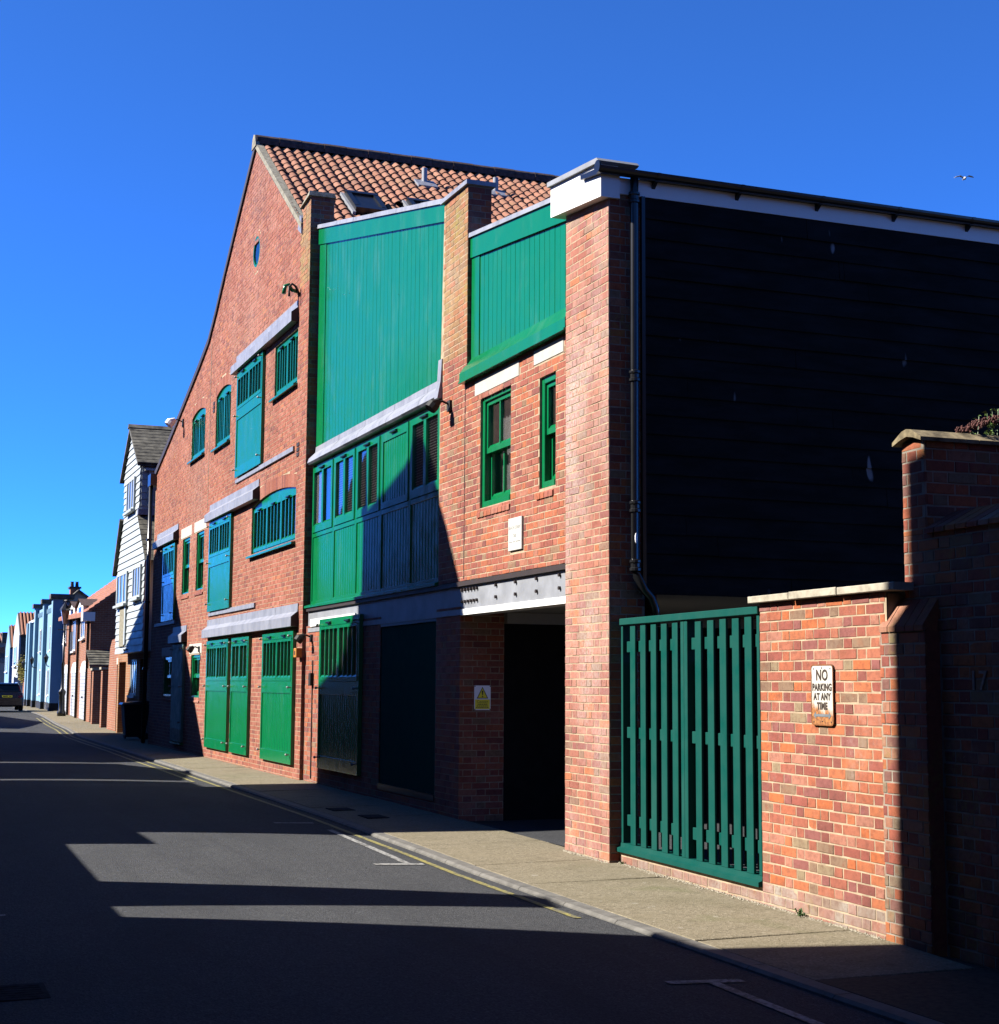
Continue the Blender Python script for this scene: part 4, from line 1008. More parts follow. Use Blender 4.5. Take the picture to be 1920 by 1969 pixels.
# lead apron between bay and boarded panel
nseg = 9
for i in range(nseg):
    a = -11.40 + (6.40 / nseg) * i; b = -11.40 + (6.40 / nseg) * (i + 1); o_ = .003 * (i % 2)
    part(MB().prism([(.15, 5.42), (.138 - o_, 5.42), (.13 - o_, 5.33), (.02 - o_, 5.22), (.0 - o_, 5.15), (.03, 5.12), (.15, 5.12)], 'x', a, b + .005), 'lead_apron', M['lead'], WG)
part(MB().prism([(.06, 5.12), (-.005, 5.12), (.035, 5.34), (.05, 5.62), (.06, 5.62)], 'x', -5.06, -4.93), 'lead_upstand', M['lead'], WG)
# tall boarded panel
Y1 = .16
def ptop(x): return 9.12 + (x + 11.4) * (7.66 - 9.12) / (11.4 - 4.93)
part(MB().add([(-11.45, Y1 + .03, 5.2), (-4.93, Y1 + .03, 5.2), (-4.93, Y1 + .03, ptop(-4.93) - .05), (-11.45, Y1 + .03, ptop(-11.45) - .05)], [(0, 1, 2, 3)]), 'panel_backing', M['room'], WG)
part(MB().prism([(-11.42, 5.36), (-11.02, 5.36), (-11.02, ptop(-11.02) - .1), (-11.42, ptop(-11.42) - .1)], 'y', Y1 - .012, Y1 + .02), 'corner_board', M['green'], WG)
nb = 34; wbd = (11.02 - 4.93) / nb
for i in range(nb):
    a = -11.02 + i * wbd; b = a + wbd
    za, zb_ = ptop(a) - .1, ptop(b) - .1
    mb = MB(); c = .007; y0 = Y1 + random.uniform(-.0015, .0015)
    mb.add([(a + .001, Y1 + .028, 5.36), (b - .001, Y1 + .028, 5.36), (b - .001, Y1 + .028, zb_), (a + .001, Y1 + .028, za), (a + .001, y0 + c, 5.36), (b - .001, y0 + c, 5.36), (b - .001, y0 + c, zb_), (a + .001, y0 + c, za), (a + c, y0, 5.36), (b - c, y0, 5.36), (b - c, y0, zb_), (a + c, y0, za)],
           [(0, 1, 5, 9, 8, 4), (4, 8, 11, 7), (8, 9, 10, 11), (9, 5, 6, 10), (0, 4, 7, 3), (5, 1, 2, 6), (3, 7, 11, 10, 6, 2)])
    part(mb, 'board', M['green'], WG)
part(MB().hexa([(-11.45, Y1 - .03, ptop(-11.45) - .30), (-4.93, Y1 - .03, ptop(-4.93) - .26), (-4.93, Y1 + .02, ptop(-4.93) - .26), (-11.45, Y1 + .02, ptop(-11.45) - .30), (-11.45, Y1 - .03, ptop(-11.45)), (-4.93, Y1 - .03, ptop(-4.93)), (-4.93, Y1 + .02, ptop(-4.93)), (-11.45, Y1 + .02, ptop(-11.45))]), 'fascia_board', M['green'], WG)
for i in range(6):
    a = -11.47 + i * 1.09; b = min(a + 1.094, -4.93); o_ = .003 * (i % 2)
    part(MB().hexa([(a, Y1 - .055 - o_, ptop(a) - .03), (b, Y1 - .055 - o_, ptop(b) - .03), (b, Y1 + .25, ptop(b) - .03), (a, Y1 + .25, ptop(a) - .03), (a, Y1 - .05 - o_, ptop(a) + .035 + o_), (b, Y1 - .05 - o_, ptop(b) + .035 + o_), (b, Y1 + .25, ptop(b) + .045), (a, Y1 + .25, ptop(a) + .045)]), 'lead_coping', M['lead'], WG)
# second boarded panel above the sash windows
Y2 = .12
def qtop(x): return 6.95 + (x + 4.05) * (6.60 - 6.95) / (4.05 - 1.1)
part(MB().add([(-4.04, Y2 + .03, 5.1), (-1.0, Y2 + .03, 5.1), (-1.0, Y2 + .03, qtop(-1.) - .03), (-4.04, Y2 + .03, qtop(-4.04) - .03)], [(0, 1, 2, 3)]), 'panel_backing', M['room'], WG)
part(MB().prism([(-4.04, 5.40), (-3.78, 5.40), (-3.78, qtop(-3.78) - .1), (-4.04, qtop(-4.04) - .1)], 'y', Y2 - .012, Y2 + .02), 'corner_board', M['green'], WG)
nb = 20; wbd = (3.78 - 1.0) / nb
for i in range(nb):
    a = -3.78 + i * wbd; b = a + wbd; mb = MB(); c = .006; y0 = Y2 + random.uniform(-.0015, .0015); za, zb_ = qtop(a) - .1, qtop(b) - .1
    mb.add([(a + .0015, Y2 + .028, 5.40), (b - .0015, Y2 + .028, 5.40), (b - .0015, Y2 + .028, zb_), (a + .0015, Y2 + .028, za), (a + .0015, y0 + c, 5.40), (b - .0015, y0 + c, 5.40), (b - .0015, y0 + c, zb_), (a + .0015, y0 + c, za), (a + c, y0, 5.40), (b - c, y0, 5.40), (b - c, y0, zb_), (a + c, y0, za)],
           [(0, 1, 5, 9, 8, 4), (4, 8, 11, 7), (8, 9, 10, 11), (9, 5, 6, 10), (0, 4, 7, 3), (5, 1, 2, 6), (3, 7, 11, 10, 6, 2)])
    part(mb, 'board', M['green'], WG)
part(MB().hexa([(-4.05, Y2 - .03, qtop(-4.05) - .27), (-1.0, Y2 - .03, qtop(-1.) - .27), (-1.0, Y2 + .02, qtop(-1.) - .27), (-4.05, Y2 + .02, qtop(-4.05) - .27), (-4.05, Y2 - .03, qtop(-4.05)), (-1.0, Y2 - .03, qtop(-1.)), (-1.0, Y2 + .02, qtop(-1.)), (-4.05, Y2 + .02, qtop(-4.05))]), 'fascia_board', M['green'], WG)
for i in range(3):
    a = -4.05 + i * 1.0; b = min(a + 1.004, -1.0)
    part(MB().hexa([(a, Y2 - .055, qtop(a) - .02), (b, Y2 - .055, qtop(b) - .02), (b, Y2 + .2, qtop(b) - .02), (a, Y2 + .2, qtop(a) - .02), (a, Y2 - .05, qtop(a) + .035), (b, Y2 - .05, qtop(b) + .035), (b, Y2 + .2, qtop(b) + .045), (a, Y2 + .2, qtop(a) + .045)]), 'lead_coping', M['lead'], WG)
part(MB().prism([(Y2 + .02, 5.44), (Y2 - .012, 5.44), (YW - .07, 5.27), (YW - .07, 5.17), (YW - .085, 5.165), (YW - .085, 5.145), (Y2 + .02, 5.145)], 'x', -4.12, -1.0), 'flared_skirt', M['green'], WG)
# steel beam with bolts
part(MB().box(-11.4, -1.005, .03, .30, 2.735, 2.79), 'shadow_gap_flange', M['dark_brown'], WG)  # dark brown stands in for the shadow gap above the web
bm_ = part(MB().box(-11.4, -1.005, .07, .28, 2.465, 2.735), 'steel_beam', M['steel'], WG)
part(MB().box(-4.15, -1.005, .045, .25, 2.395, 2.465), 'bottom_flange', M['white'], WG)
part(MB().box(-11.35, -4.16, .05, .25, 2.40, 2.465), 'bottom_flange', M['steel'], WG)
bp = [(-4.15 + .1 * i, z) for i in range(6) for z in (2.69, 2.553)] + [(x, z) for x in (-3.047, -2.464, -1.88, -1.28) for z in (2.69, 2.558)]
for (x, z) in bp:
    part(MB().tube([(x, .072, z), (x, .045, z)], .020, 6), 'bolt', M['dark_brown'], bm_)
part(MB().box(-11.15, -8.6, .035, .06, 2.585 - .10, 2.60), 'white_plate', M['white'], WG)
# ground floor door in the shade, slatted grille, driveway
loading_door(WG, -10.43, -8.22, .30, 2.57, 1.62, YW, 2, 3, label='ground floor loading door mostly in shade below the green bay')
gr = part(MB().box(-7.4, -5.07, .06, .13, 2.36, 2.46), 'vent_grille', M['black_paint'], WG)
part(MB().box(-7.4, -5.07, .05, .14, .17, .25), 'grille_sill', M['black_paint'], gr)
for i in range(20):
    x = -7.36 + i * .118; part(MB().hexa([(x, .07, .25), (x + .075, .10, .25), (x + .075, .115, .25), (x, .085, .25), (x, .07, 2.36), (x + .075, .10, 2.36), (x + .075, .115, 2.36), (x, .085, 2.36)]), 'slat', M['green_fence'], gr)
part(MB().box(-7.4, -5.07, .4, .41, 0, 2.5), 'unlit_interior', M['room'], WG)
part(MB().box(-4.22, -4.21, .62, 9.5, -.1, 2.5), 'darkened_driveway_wall', M['room'], WG)  # near-black colour stands in for unlit passage brick
part(MB().box(-4.209, -4.10, .62, 6.0, 2.31, 2.44), 'white_edge_beam', M['ceiling_white'], WG)
part(MB().box(-4.2, 0.0, .31, 10.0, 2.445, 2.50), 'ceiling', M['ceiling_white'], WG)
part(MB().box(-4.2, .3, 9.5, 9.6, -.1, 2.44), 'rear_wall', M['room'], WG)  # near-black too, the passage darkness is put into the colour
part(MB().box(-1.02, -1.001, .05, .09, .56, .80), 'reflector_strip', M['hi_vis'], WG)
# thin black upright stripe with small box on the strip between warehouse and door
part(MB().box(-11.02, -10.99, .045, .059, .1, 1.95), 'black_stripe', M['black_matt'], WG)
part(MB().bbox(-11.06, -10.95, .0, .058, 1.55, 1.75, .006), 'small_box', M['black_matt'], WG)
# black weatherboarded side wall: each board overlaps the one below
zt, zb0_ = 6.25, 2.45; nb = 20; hb = (zt - zb0_) / nb
part(MB().box(-.05, -.0, .37, 10, zb0_, 6.3), 'board_backing', M['room'], WG)
for i in range(nb):
    z = zb0_ + i * hb
    cuts = [.372] + sorted(random.uniform(.6, 9.5) for _ in range(2)) + [9.98]
    for ya, yb2 in zip(cuts, cuts[1:]):
        if yb2 - ya < .05: continue
        dx = random.uniform(-.003, .004); dz = random.uniform(-.004, .004)
        mb = MB(); mb.prism([(.0, z - .012), (.034 + dx, z - .012 + dz), (.034 + dx, z + dz), (.012, z + hb + .018), (.0, z + hb + .018)], 'y', ya + .002, yb2 - .002)
        part(mb, 'weatherboard', M['black_board'], WG)
part(MB().box(.0, .04, .335, .371, zb0_ - .01, 6.26), 'corner_bead', M['black_paint'], WG)
# eaves: white fascia, dark verge capping, gutter and down pipe
part(MB().box(.0, .022, -.07, 10, 6.262, 6.42), 'side_fascia', M['white'], WG)
vb = MB(); vb.prism([(-1.16, 6.335), (.045, 6.205), (.045, 6.43), (-.0, 6.54), (-1.16, 6.66)], 'y', -.10, .10); part(vb, 'verge_board', M['white'], WG)
part(MB().prism([(-1.18, 6.655), (.02, 6.535), (.06, 6.55), (.02, 6.585), (-1.18, 6.705)], 'y', -.135, .3), 'verge_capping', M['steel'], WG)
part(MB().prism([(-.34, 6.475), (.09, 6.41), (.10, 6.47), (-.34, 6.52)], 'y', -.14, -.101), 'gutter_end_board', M['black_paint'], WG)
part(MB().add([(-9.6, .40, 7.45), (.07, .40, 6.47), (.07, 12, 6.47), (-9.6, 12, 7.45), (-9.6, .40, 7.38), (.07, .40, 6.42), (.07, 12, 6.42), (-9.6, 12, 7.38)], [(0, 1, 2, 3), (7, 6, 5, 4), (0, 4, 5, 1), (1, 5, 6, 2)]), 'wing_roof', M['slate'], WG)
gt = MB(); n = 8; q = []
for y in (-.16, 10.2):
    for k_, rr_ in ((0, .062), (1, .055)):
        for i in range(n + 1):
            a = math.pi + math.pi * i / n; q.append((.095 + rr_ * math.cos(a), y, 6.47 + rr_ * math.sin(a)))
m_ = n + 1
gt.add(q, [(i, i + 1, 2 * m_ + i + 1, 2 * m_ + i) for i in range(n)] + [(m_ + i + 1, m_ + i, 3 * m_ + i, 3 * m_ + i + 1) for i in range(n)] + [(0, 2 * m_, 3 * m_, m_), (n, m_ + n, 3 * m_ + n, 2 * m_ + n)] + [(i + 1, i, m_ + i, m_ + i + 1) for i in range(n)])
gut = part(gt, 'gutter', M['black_paint'], WG)
part(MB().tube([(.095, -.165, 6.47), (.095, -.15, 6.47)], .064, 12), 'gutter_stop', M['black_paint'], gut)
for i in range(11):
    y = .45 + i * .92
    mb = MB(); q = []
    for yy in (y, y + .035):
        for k2 in range(n + 1):
            a = math.pi * 1.0 + math.pi * k2 / n; q.append((.095 + .068 * math.cos(a), yy, 6.47 + .068 * math.sin(a)))
    mb.add(q, [(k2, k2 + 1, m_ + k2 + 1, m_ + k2) for k2 in range(n)]); mb.box(.022, .04, y, y + .035, 6.36, 6.50); mb.hexa([(.022, y, 6.35), (.09, y, 6.40), (.09, y + .035, 6.40), (.022, y + .035, 6.35), (.022, y, 6.37), (.09, y, 6.41), (.09, y + .035, 6.41), (.022, y + .035, 6.37)])
    part(mb, 'gutter_bracket', M['black_paint'], gut)
dp = part(MB().tube([(.085, .235, 6.43), (.08, .235, 6.2), (.078, .235, 2.72), (.078, .25, 2.60), (.078, .33, 2.47), (.078, .40, 2.40), (.078, .44, 2.30), (.078, .45, 2.14)], .040, 12), 'down_pipe', M['black_paint'], WG, smooth=True)
for z in (6.22, 4.49, 3.25, 2.70): part(MB().lathe([(.041, 0), (.056, .008), (.056, .03), (.045, .04), (.045, .075), (.056, .085), (.056, .105), (.041, .115)], .079, .235, z - .06, 12), 'pipe_collar', M['black_paint'], dp)
part(MB().ball((.118, .225, 2.95), (.006, .014, .05), 7, 5), 'bird_dropping', M['sign_white'], dp)
bulkhead_lamp(-4.62, YW, 4.97, 'black wall lamp on the brick pier right of the green bay', None, 1.1)
bulkhead_lamp(-11.1, YW, 2.30, 'small black lamp left of the shaded loading door, above a black stripe')

# caution sign on the pillar (faces the viewer)
SG = thing('caution_sign', 'yellow and white Caution sign with warning triangle on driveway pillar', 'sign', (-4.2, .345, 1.288))
def on_pillar(u, y, z): return FP(u, -y, z)
part(MB(on_pillar).box(.183, .389, -.006, .0, 1.288, 1.576), 'plate', M['sign_white'], SG)
part(MB(on_pillar).box(.193, .379, -.0075, -.0061, 1.300, 1.412), 'yellow_panel', M['yellow'], SG)
cx_, = (.286,)
part(MB(on_pillar).prism([(cx_ - .072, 1.424), (cx_ + .072, 1.424), (cx_, 1.560)], 'y', -.0075, -.0061), 'triangle_border', M['ink'], SG)
part(MB(on_pillar).prism([(cx_ - .058, 1.432), (cx_ + .058, 1.432), (cx_, 1.543)], 'y', -.0085, -.0076), 'triangle', M['yellow'], SG)
part(MB(on_pillar).prism([(cx_ - .005, 1.462), (cx_ + .005, 1.462), (cx_ + .010, 1.515), (cx_ - .010, 1.515)], 'y', -.0095, -.0086).box(cx_ - .008, cx_ + .008, -.0095, -.0086, 1.438, 1.452), 'exclamation_mark', M['ink'], SG)
part(text_mb('Caution', .040, lambda x, y, z: on_pillar(cx_ + x, -.0082 + y * .2, 1.374 + z), extrude=.001), 'lettering', M['ink'], SG)
for z, w_ in ((1.352, .062), (1.331, .072), (1.311, .082)):
    mb = MB(on_pillar); x = -w_; rr = random.Random(int(z * 1000))
    while x < w_:
        l = rr.uniform(.012, .026); mb.box(cx_ + x, cx_ + min(x + l, w_), -.0082, -.0076, z, z + .009); x += l + .005
    part(mb, 'small_print', M['ink'], SG)
for u in (.190, .382):
    for z in (1.297, 1.567): part(MB(on_pillar).box(u - .006, u + .006, -.010, -.006, z - .006, z + .006), 'screw_cap', M['ink'], SG)

# ------------------------------------------------------------------ garden wall with slatted gate
FG = Frame(0, .105, -R(1.9))
GW = thing('garden_wall', 'low sunlit red brick garden wall with stone coping', 'wall', FG(2.2, 0, -.06))
sheet(FG, [(0.0, -.15), (4.36, -.15), (4.36, 2.215), (2.645, 2.215), (2.645, .085), (0.0, .085)], [], -.003, .1, M['mortar'], GW)
gwb = lay(lambda z: [(2.65, 4.34)] if z > .085 else [(.004, 4.34)], -.15, 2.215, 2.65 + .1125, -.02)
gw_low = [b for b in gwb if b[2] < .085]
build_bricks(FG, [b for b in gwb if b[2] >= .085], M['brick_garden'], GW, 220, key=lambda b: -b[0], name='brickwork')
build_bricks(FG, gw_low, M['brick_base'], GW, 78, key=lambda b: -b[2], name='base_brickwork')
T = FG.T()
part(MB(T).box(2.64, 4.36, .012, .24, -.15, 2.21), 'core', M['mortar_grey'], GW)
part(MB(T).box(0.0, 2.64, .012, .22, -.15, .08), 'plinth_core', M['mortar_grey'], GW)
for i, (a, b) in enumerate(((2.56, 3.17), (3.185, 3.83), (3.838, 4.53))):
    mb = MB(T); o_ = .004 * (i % 2); mb.bbox(a, b, -.055 - o_, .27, 2.222, 2.275 + o_, .005); part(mb, 'coping_stone', M['stone'], GW)
# gate
GT = thing('slatted_gate', 'dark green slatted timber gate in the garden wall', 'gate', FG(1.35, 0, .08))
fm = MB(T); y0 = -.004
fm.bbox(.05, 2.648, y0 - .018, .07, 2.14, 2.20, .004); part(fm, 'top_rail', M['green_fence'], GT)
part(MB(T).prism([(-.035, .085), (.10, .085), (.10, .165), (.0, .165), (-.004, .13), (-.035, .12)], 'x', -.02, 2.645), 'bottom_rail', M['green_fence'], GT)
for a, b in ((.05, .088), (1.285, 1.345), (1.349, 1.41), (2.605, 2.647)):
    part(MB(T).bbox(a, b, y0, .075, .165, 2.14, .003), 'stile', M['green_fence'], GT)
rr = random.Random(5)
for u in (.24, .46, .68, .895, 1.11, 1.545, 1.77, 1.985, 2.20, 2.405):
    part(MB(T).bbox(u + rr.uniform(-.003, .003), u + .108, y0 + .004, y0 + .024, .165, 2.125 + rr.uniform(-.006, .004), .003), 'slat', M['green_fence'], GT)
for a, b in ((.09, 1.285), (1.41, 2.605)):
    for z in (1.89, 1.11, .32):
        part(MB(T).bbox(a, b, .034, .064, z, z + .10, .003), 'cross_rail', M['green_fence'], GT)
for u in (.10, .298, .518, .733, .948, 1.16, 1.40, 1.608, 1.823, 2.038, 2.243, 2.45):
    part(MB(T).bbox(u, u + .104, .066, .086, .19, 1.80, .003), 'back_slat', M['green_fence'], GT)
# rusty parking sign
PS = thing('parking_sign', 'rusty white NO PARKING AT ANY TIME sign on garden wall', 'sign', FG(3.565, .01, 1.32))
def sg(x, y, z): return FG(3.565 + x, .012 - y, 1.53 + z)
def rrect(w, h, r, n=5):
    q = []
    for cx0, cy0, a0 in ((w - r, h - r, 0), (-w + r, h - r, 90), (-w + r, -h + r, 180), (w - r, -h + r, 270)):
        for i in range(n + 1):
            a = R(a0 + 90 * i / n); q.append((cx0 + r * math.cos(a), cy0 + r * math.sin(a)))
    return q
def sign_mat():
    m, nt, bs = newmat('rusty_sign_enamel', .5, .5)
    tc = nt.nodes.new('ShaderNodeTexCoord'); sx = nt.nodes.new('ShaderNodeSeparateXYZ'); nt.links.new(tc.outputs['Object'], sx.inputs[0])
    n = noise(nt, 9, 5, .7, stretch=(1, 1, .55))
    low = mrange(nt, sx.outputs[2], .0, .16, .42, .0)          # corrosion creeping up from the foot
    st_ = noise(nt, 14, 3, .6, stretch=(1.6, 1.6, .12))
    r_ = mrange(nt, math_(nt, 'ADD', math_(nt, 'MULTIPLY', math_(nt, 'ADD', n, st_), .5), low), .54, .70)
    a = mix(nt, (.32, .31, .28), mix(nt, (.24, .10, .03), (.10, .04, .015), mrange(nt, noise(nt, 40, 4), .4, .6)), r_)
    nt.links.new(a, bs.inputs['Base Color']); return m
M['rusty'] = sign_mat()
part(MB(sg).prism(rrect(.148, .215, .03), 'y', -.004, .004), 'plate', M['rusty'], PS)
bd = MB(sg); o1 = rrect(.148, .215, .03); o2 = rrect(.140, .207, .025); k = len(o1)
bd.add([(x, -.0062, z) for x, z in o1] + [(x, -.0062, z) for x, z in o2] + [(x, .005, z) for x, z in o1], [(i, (i + 1) % k, k + (i + 1) % k, k + i) for i in range(k)] + [((i + 1) % k, i, 2 * k + i, 2 * k + (i + 1) % k) for i in range(k)])
part(bd, 'rolled_rim', M['rust'], PS)
M['arrow_grey'] = plain('faded_arrow', (.22, .25, .28), .6, .3, var=.2)
M['ink_rusty'] = plain('rusted_lettering', (.075, .045, .03), .7, .3, var=.6, scale=45)
for body, sz, z, xs_ in (('NO', .105, .105, .92), ('PARKING', .068, .032, .86), ('AT ANY', .068, -.034, .86), ('TIME', .068, -.100, .90)):
    part(text_mb(body, sz, lambda x, y, z_, z=z: sg(x, -.0052 + y, z + z_), extrude=.001, bold=.003, xscale=xs_), 'lettering', M['ink_rusty'], PS)
part(MB(sg).prism([(-.118, -.143), (-.085, -.118), (-.085, -.134), (.085, -.134), (.085, -.118), (.118, -.143), (.085, -.168), (.085, -.152), (-.085, -.152), (-.085, -.168)], 'y', -.0062, -.0042), 'double_arrow', M['arrow_grey'], PS)
for x, z in ((-.11, .185), (.11, .185), (0, .19), (0, -.185), (-.115, -.19), (.118, -.19)): part(MB(sg).ball((x, -.005, z), (.006, .004, .006), 8, 4), 'screw', M['dark_brown'], PS)

# ------------------------------------------------------------------ tall old wall with buttress, number 17
M['old_coping'] = plain('mossy_coping', (.36, .29, .17), .95, .2, var=.45, scale=9, b=.6, bscale=40)
TW = thing('old_brick_wall', 'old dark brick boundary wall with buttress and number 17', 'wall', FG(5.5, 0, -.08))
FB = Frame(*FG(0, .012, 0)[:2], -R(1.9))                 # buttress face just proud of the garden wall
sheet(FB, rect(4.30, 4.80, -.15, 1.97), [], -.003, .1, M['mortar_grey'], TW)
rr = random.Random(2)
bb = []
for b in lay(lambda z: [(4.30 + (.012 if int(z / .075) % 2 else -.006), 4.80)], -.15, 1.96, 4.30 + .05):
    bb.append(b)
FWall = Frame(*FG(0, -.10, 0)[:2], -R(1.9))              # wall face set back behind the buttress
sheet(FWall, rect(4.43, 8.6, -.15, 2.60), [], -.003, .1, M['mortar_grey'], TW)
wb = lay(lambda z: [(4.81, 8.6)] if z < 1.9 else [(4.43, 8.6)], -.15, 2.58, 4.43)
build_bricks(FB, bb, M['brick_old'], TW, 120, key=lambda b: b[0], name='buttress_brickwork')
build_bricks(FWall, wb, M['brick_old'], TW, 170, key=lambda b: b[0] + .3 * abs(b[2] - 1.8), name='wall_brickwork')
sheet(FWall, rect(4.43, 4.68, 2.58, 3.20), [], -.003, .1, M['mortar_grey'], TW)
build_bricks(FWall, lay(lambda z: [(4.43, 4.68)], 2.58, 3.20, 4.43), M['brick_old'], TW, name='upper_brickwork')
mb = MB(FB.T())
for i in range(5):
    u = 4.30 + i * .1
    mb.hexa([(u + .004, -.012, 1.95), (u + .096, -.012, 1.95), (u + .096, .10, 1.95), (u + .004, .10, 1.95), (u + .004, -.012, 1.985), (u + .096, -.012, 1.985), (u + .096, .12, 2.17), (u + .004, .12, 2.17)])
part(mb, 'buttress_weathering', M['brick_old'], TW)
part(MB(FB.T()).box(4.305, 4.795, .012, .12, -.15, 1.95), 'buttress_core', M['brick_old'], TW)
mb = MB(FWall.T())
for i in range(34):
    u = 4.70 + i * .112
    mb.hexa([(u, -.03, 2.58), (u + .1, -.03, 2.58), (u + .1, .22, 2.58), (u, .22, 2.58), (u, -.03, 2.61), (u + .1, -.03, 2.61), (u + .1, .22, 2.74), (u, .22, 2.74)])
part(mb, 'sloping_brick_coping', M['brick_old'], TW)
part(MB(FWall.T()).box(4.435, 8.6, .015, .225, -.15, 2.575), 'core', M['mortar_grey'], TW)
# tall cross wall running back from the street
FX = Frame(*FWall(4.68, 0, 0)[:2], R(90 - 1.9))
sheet(FX, rect(0, 5.0, 2.4, 3.20), [], -.003, .1, M['mortar_grey'], TW)
build_bricks(FX, lay(lambda z: [(.016, 5.0)], 2.5, 3.2, .016), M['brick_old'], TW, name='cross_wall_brickwork')
TX = FX.T()
part(MB(TX).box(.01, 5.0, .012, .24, -.1, 3.19), 'cross_wall_core', M['mortar_grey'], TW)
for i in range(11):                                       # saddleback coping tiles
    u = -.05 + i * .46
    mb = MB(TX); mb.prism([(-.035, 3.19), (-.035, 3.215), (.07, 3.275), (.125, 3.285), (.18, 3.275), (.29, 3.215), (.29, 3.19), (.2, 3.22), (.125, 3.235), (.05, 3.22)], 'x', u + .002, u + .457)
    part(mb, 'coping_tile', M['old_coping'], TW)
part(text_mb('17', .17, lambda x, y, z: FWall(5.19 + x, .006 - y, 1.575 + z), extrude=.003, bold=.001), 'house_number', M['galv'], TW)
# sedum growing on the wall top
PL = thing('wall_plant', 'flowering plant with brown heads growing on top of tall wall', 'plant', FX(.62, .12, 3.3) if False else TX(.62, .12, 3.25))
rr = random.Random(8)
lf = MB(TX); hd = MB(TX); st = MB(TX)
for i in range(34):
    u, y = .52 + rr.random() * .8, .02 + rr.random() * .22; h = rr.uniform(.05, .22)
    st.tube([(u, y, 3.25), (u + rr.uniform(-.04, .04), y + rr.uniform(-.03, .03), 3.25 + h)], .004, 5)
    for k in range(7):
        a = rr.random() * 6.28; l = rr.uniform(.025, .05); z = 3.25 + h * rr.uniform(.3, 1.0)
        lf.add([(u, y, z), (u + l * .5 * math.cos(a + .5), y + l * .5 * math.sin(a + .5), z + .018), (u + l * math.cos(a), y + l * math.sin(a), z + .008), (u + l * .5 * math.cos(a - .5), y + l * .5 * math.sin(a - .5), z + .012)], [(0, 1, 2, 3)])
for (u, y, z) in ((.45, .05, 3.33), (.52, .10, 3.36), (.60, .08, 3.38), (.70, .12, 3.40), (.85, .1, 3.42), (.40, .12, 3.31)):
    for k in range(60):
        a, b, r_ = rr.random() * 6.28, rr.random(), .055
        hd.ball((u + r_ * math.cos(a) * b ** .5, y + r_ * math.sin(a) * b ** .5, z + rr.uniform(-.02, .02)), (.008, .008, .008), 5, 3)
part(st, 'stem', M['weed'], PL); 
M['leaf_light'] = plain('light_leaf', (.20, .34, .06), .5, .4, var=.35, scale=30); M['flower_brown'] = plain('dry_flower', (.20, .085, .075), .9, .2, var=.4, scale=30)
part(lf, 'leaf', M['leaf_light'], PL, kind='stuff'); part(hd, 'flower_head', M['flower_brown'], PL, kind='stuff')
# weeds and grit along the wall foot
def weed(x, y, label, s=1.0, seed=1):
    rr = random.Random(seed); mb = MB(); z0 = ground_z(x, y) - .003
    for k in range(22):
        a = rr.random() * 6.28; l = rr.uniform(.02, .055) * s; r0 = rr.random() * .02 * s; h = rr.uniform(.01, .05) * s
        bx_, by_ = x + r0 * math.cos(a), y + r0 * math.sin(a); w_ = .008 * s
        mb.add([(bx_, by_, z0), (bx_ + l * .5 * math.cos(a) - w_ * math.sin(a), by_ + l * .5 * math.sin(a) + w_ * math.cos(a), z0 + h), (bx_ + l * math.cos(a), by_ + l * math.sin(a), z0 + h * .8), (bx_ + l * .5 * math.cos(a) + w_ * math.sin(a), by_ + l * .5 * math.sin(a) - w_ * math.cos(a), z0 + h)], [(0, 1, 2, 3)])
    solo(mb, 'weed', M['weed'], label, 'weed', 'weeds along the wall foot')
weed(*FG(3.25, .025, 0)[:2], 'small green weed at the foot of the garden wall', 1.2, 3)
weed(*FG(.12, .03, 0)[:2], 'tiny weed in the corner between pier and gate', .6, 5)
mb = MB(); rr = random.Random(21)
for k in range(900):
    u = rr.uniform(-.05, 4.3); x, y, _ = FG(u, abs(rr.gauss(0, .022)) + .006, 0)
    if rr.random() < .3: x, y = rr.uniform(-1, 0), -abs(rr.gauss(0, .02)) - .005
    z = ground_z(x, y); r_ = rr.uniform(.003, .012)
    mb.add([(x - r_, y, z), (x, y - r_, z), (x + r_, y, z), (x, y + r_, z), (x, y, z + r_ * 1.2)], [(0, 1, 4), (1, 2, 4), (2, 3, 4), (3, 0, 4)])
solo(mb, 'grit', M['stone'], 'loose grit and crumbs along the foot of the wall', 'gravel', kind='stuff')

# ------------------------------------------------------------------ far side of the terrace
def far_brick(name, c1, c2, mort):
    m, nt, bs = newmat(name, .9, .25)
    sx = nt.nodes.new('ShaderNodeSeparateXYZ'); nt.links.new(pos(nt), sx.inputs[0])
    cb = nt.nodes.new('ShaderNodeCombineXYZ'); nt.links.new(math_(nt, 'ADD', sx.outputs[0], sx.outputs[1]), cb.inputs[0]); nt.links.new(sx.outputs[2], cb.inputs[1])
    b = nt.nodes.new('ShaderNodeTexBrick'); nt.links.new(cb.outputs[0], b.inputs['Vector'])
    b.inputs['Scale'].default_value = 1.0; b.inputs['Brick Width'].default_value = .225; b.inputs['Row Height'].default_value = .075; b.inputs['Mortar Size'].default_value = .008
    b.inputs['Color1'].default_value = (*c1, 1); b.inputs['Color2'].default_value = (*c2, 1); b.inputs['Mortar'].default_value = (*mort, 1)
    a = mix(nt, b.outputs['Color'], (.15, .06, .04), mrange(nt, noise(nt, 2, 5), .5, .8, 0, .5))
    a = mix(nt, a, (KD,) * 3, 1.0, 'MULTIPLY'); nt.links.new(a, bs.inputs['Base Color']); bump(nt, bs, b.outputs['Fac'], -.4, .006) if False else None
    return m
M['far_brick'] = far_brick('far_brick', (.50, .17, .085), (.38, .12, .07), (.50, .38, .27))
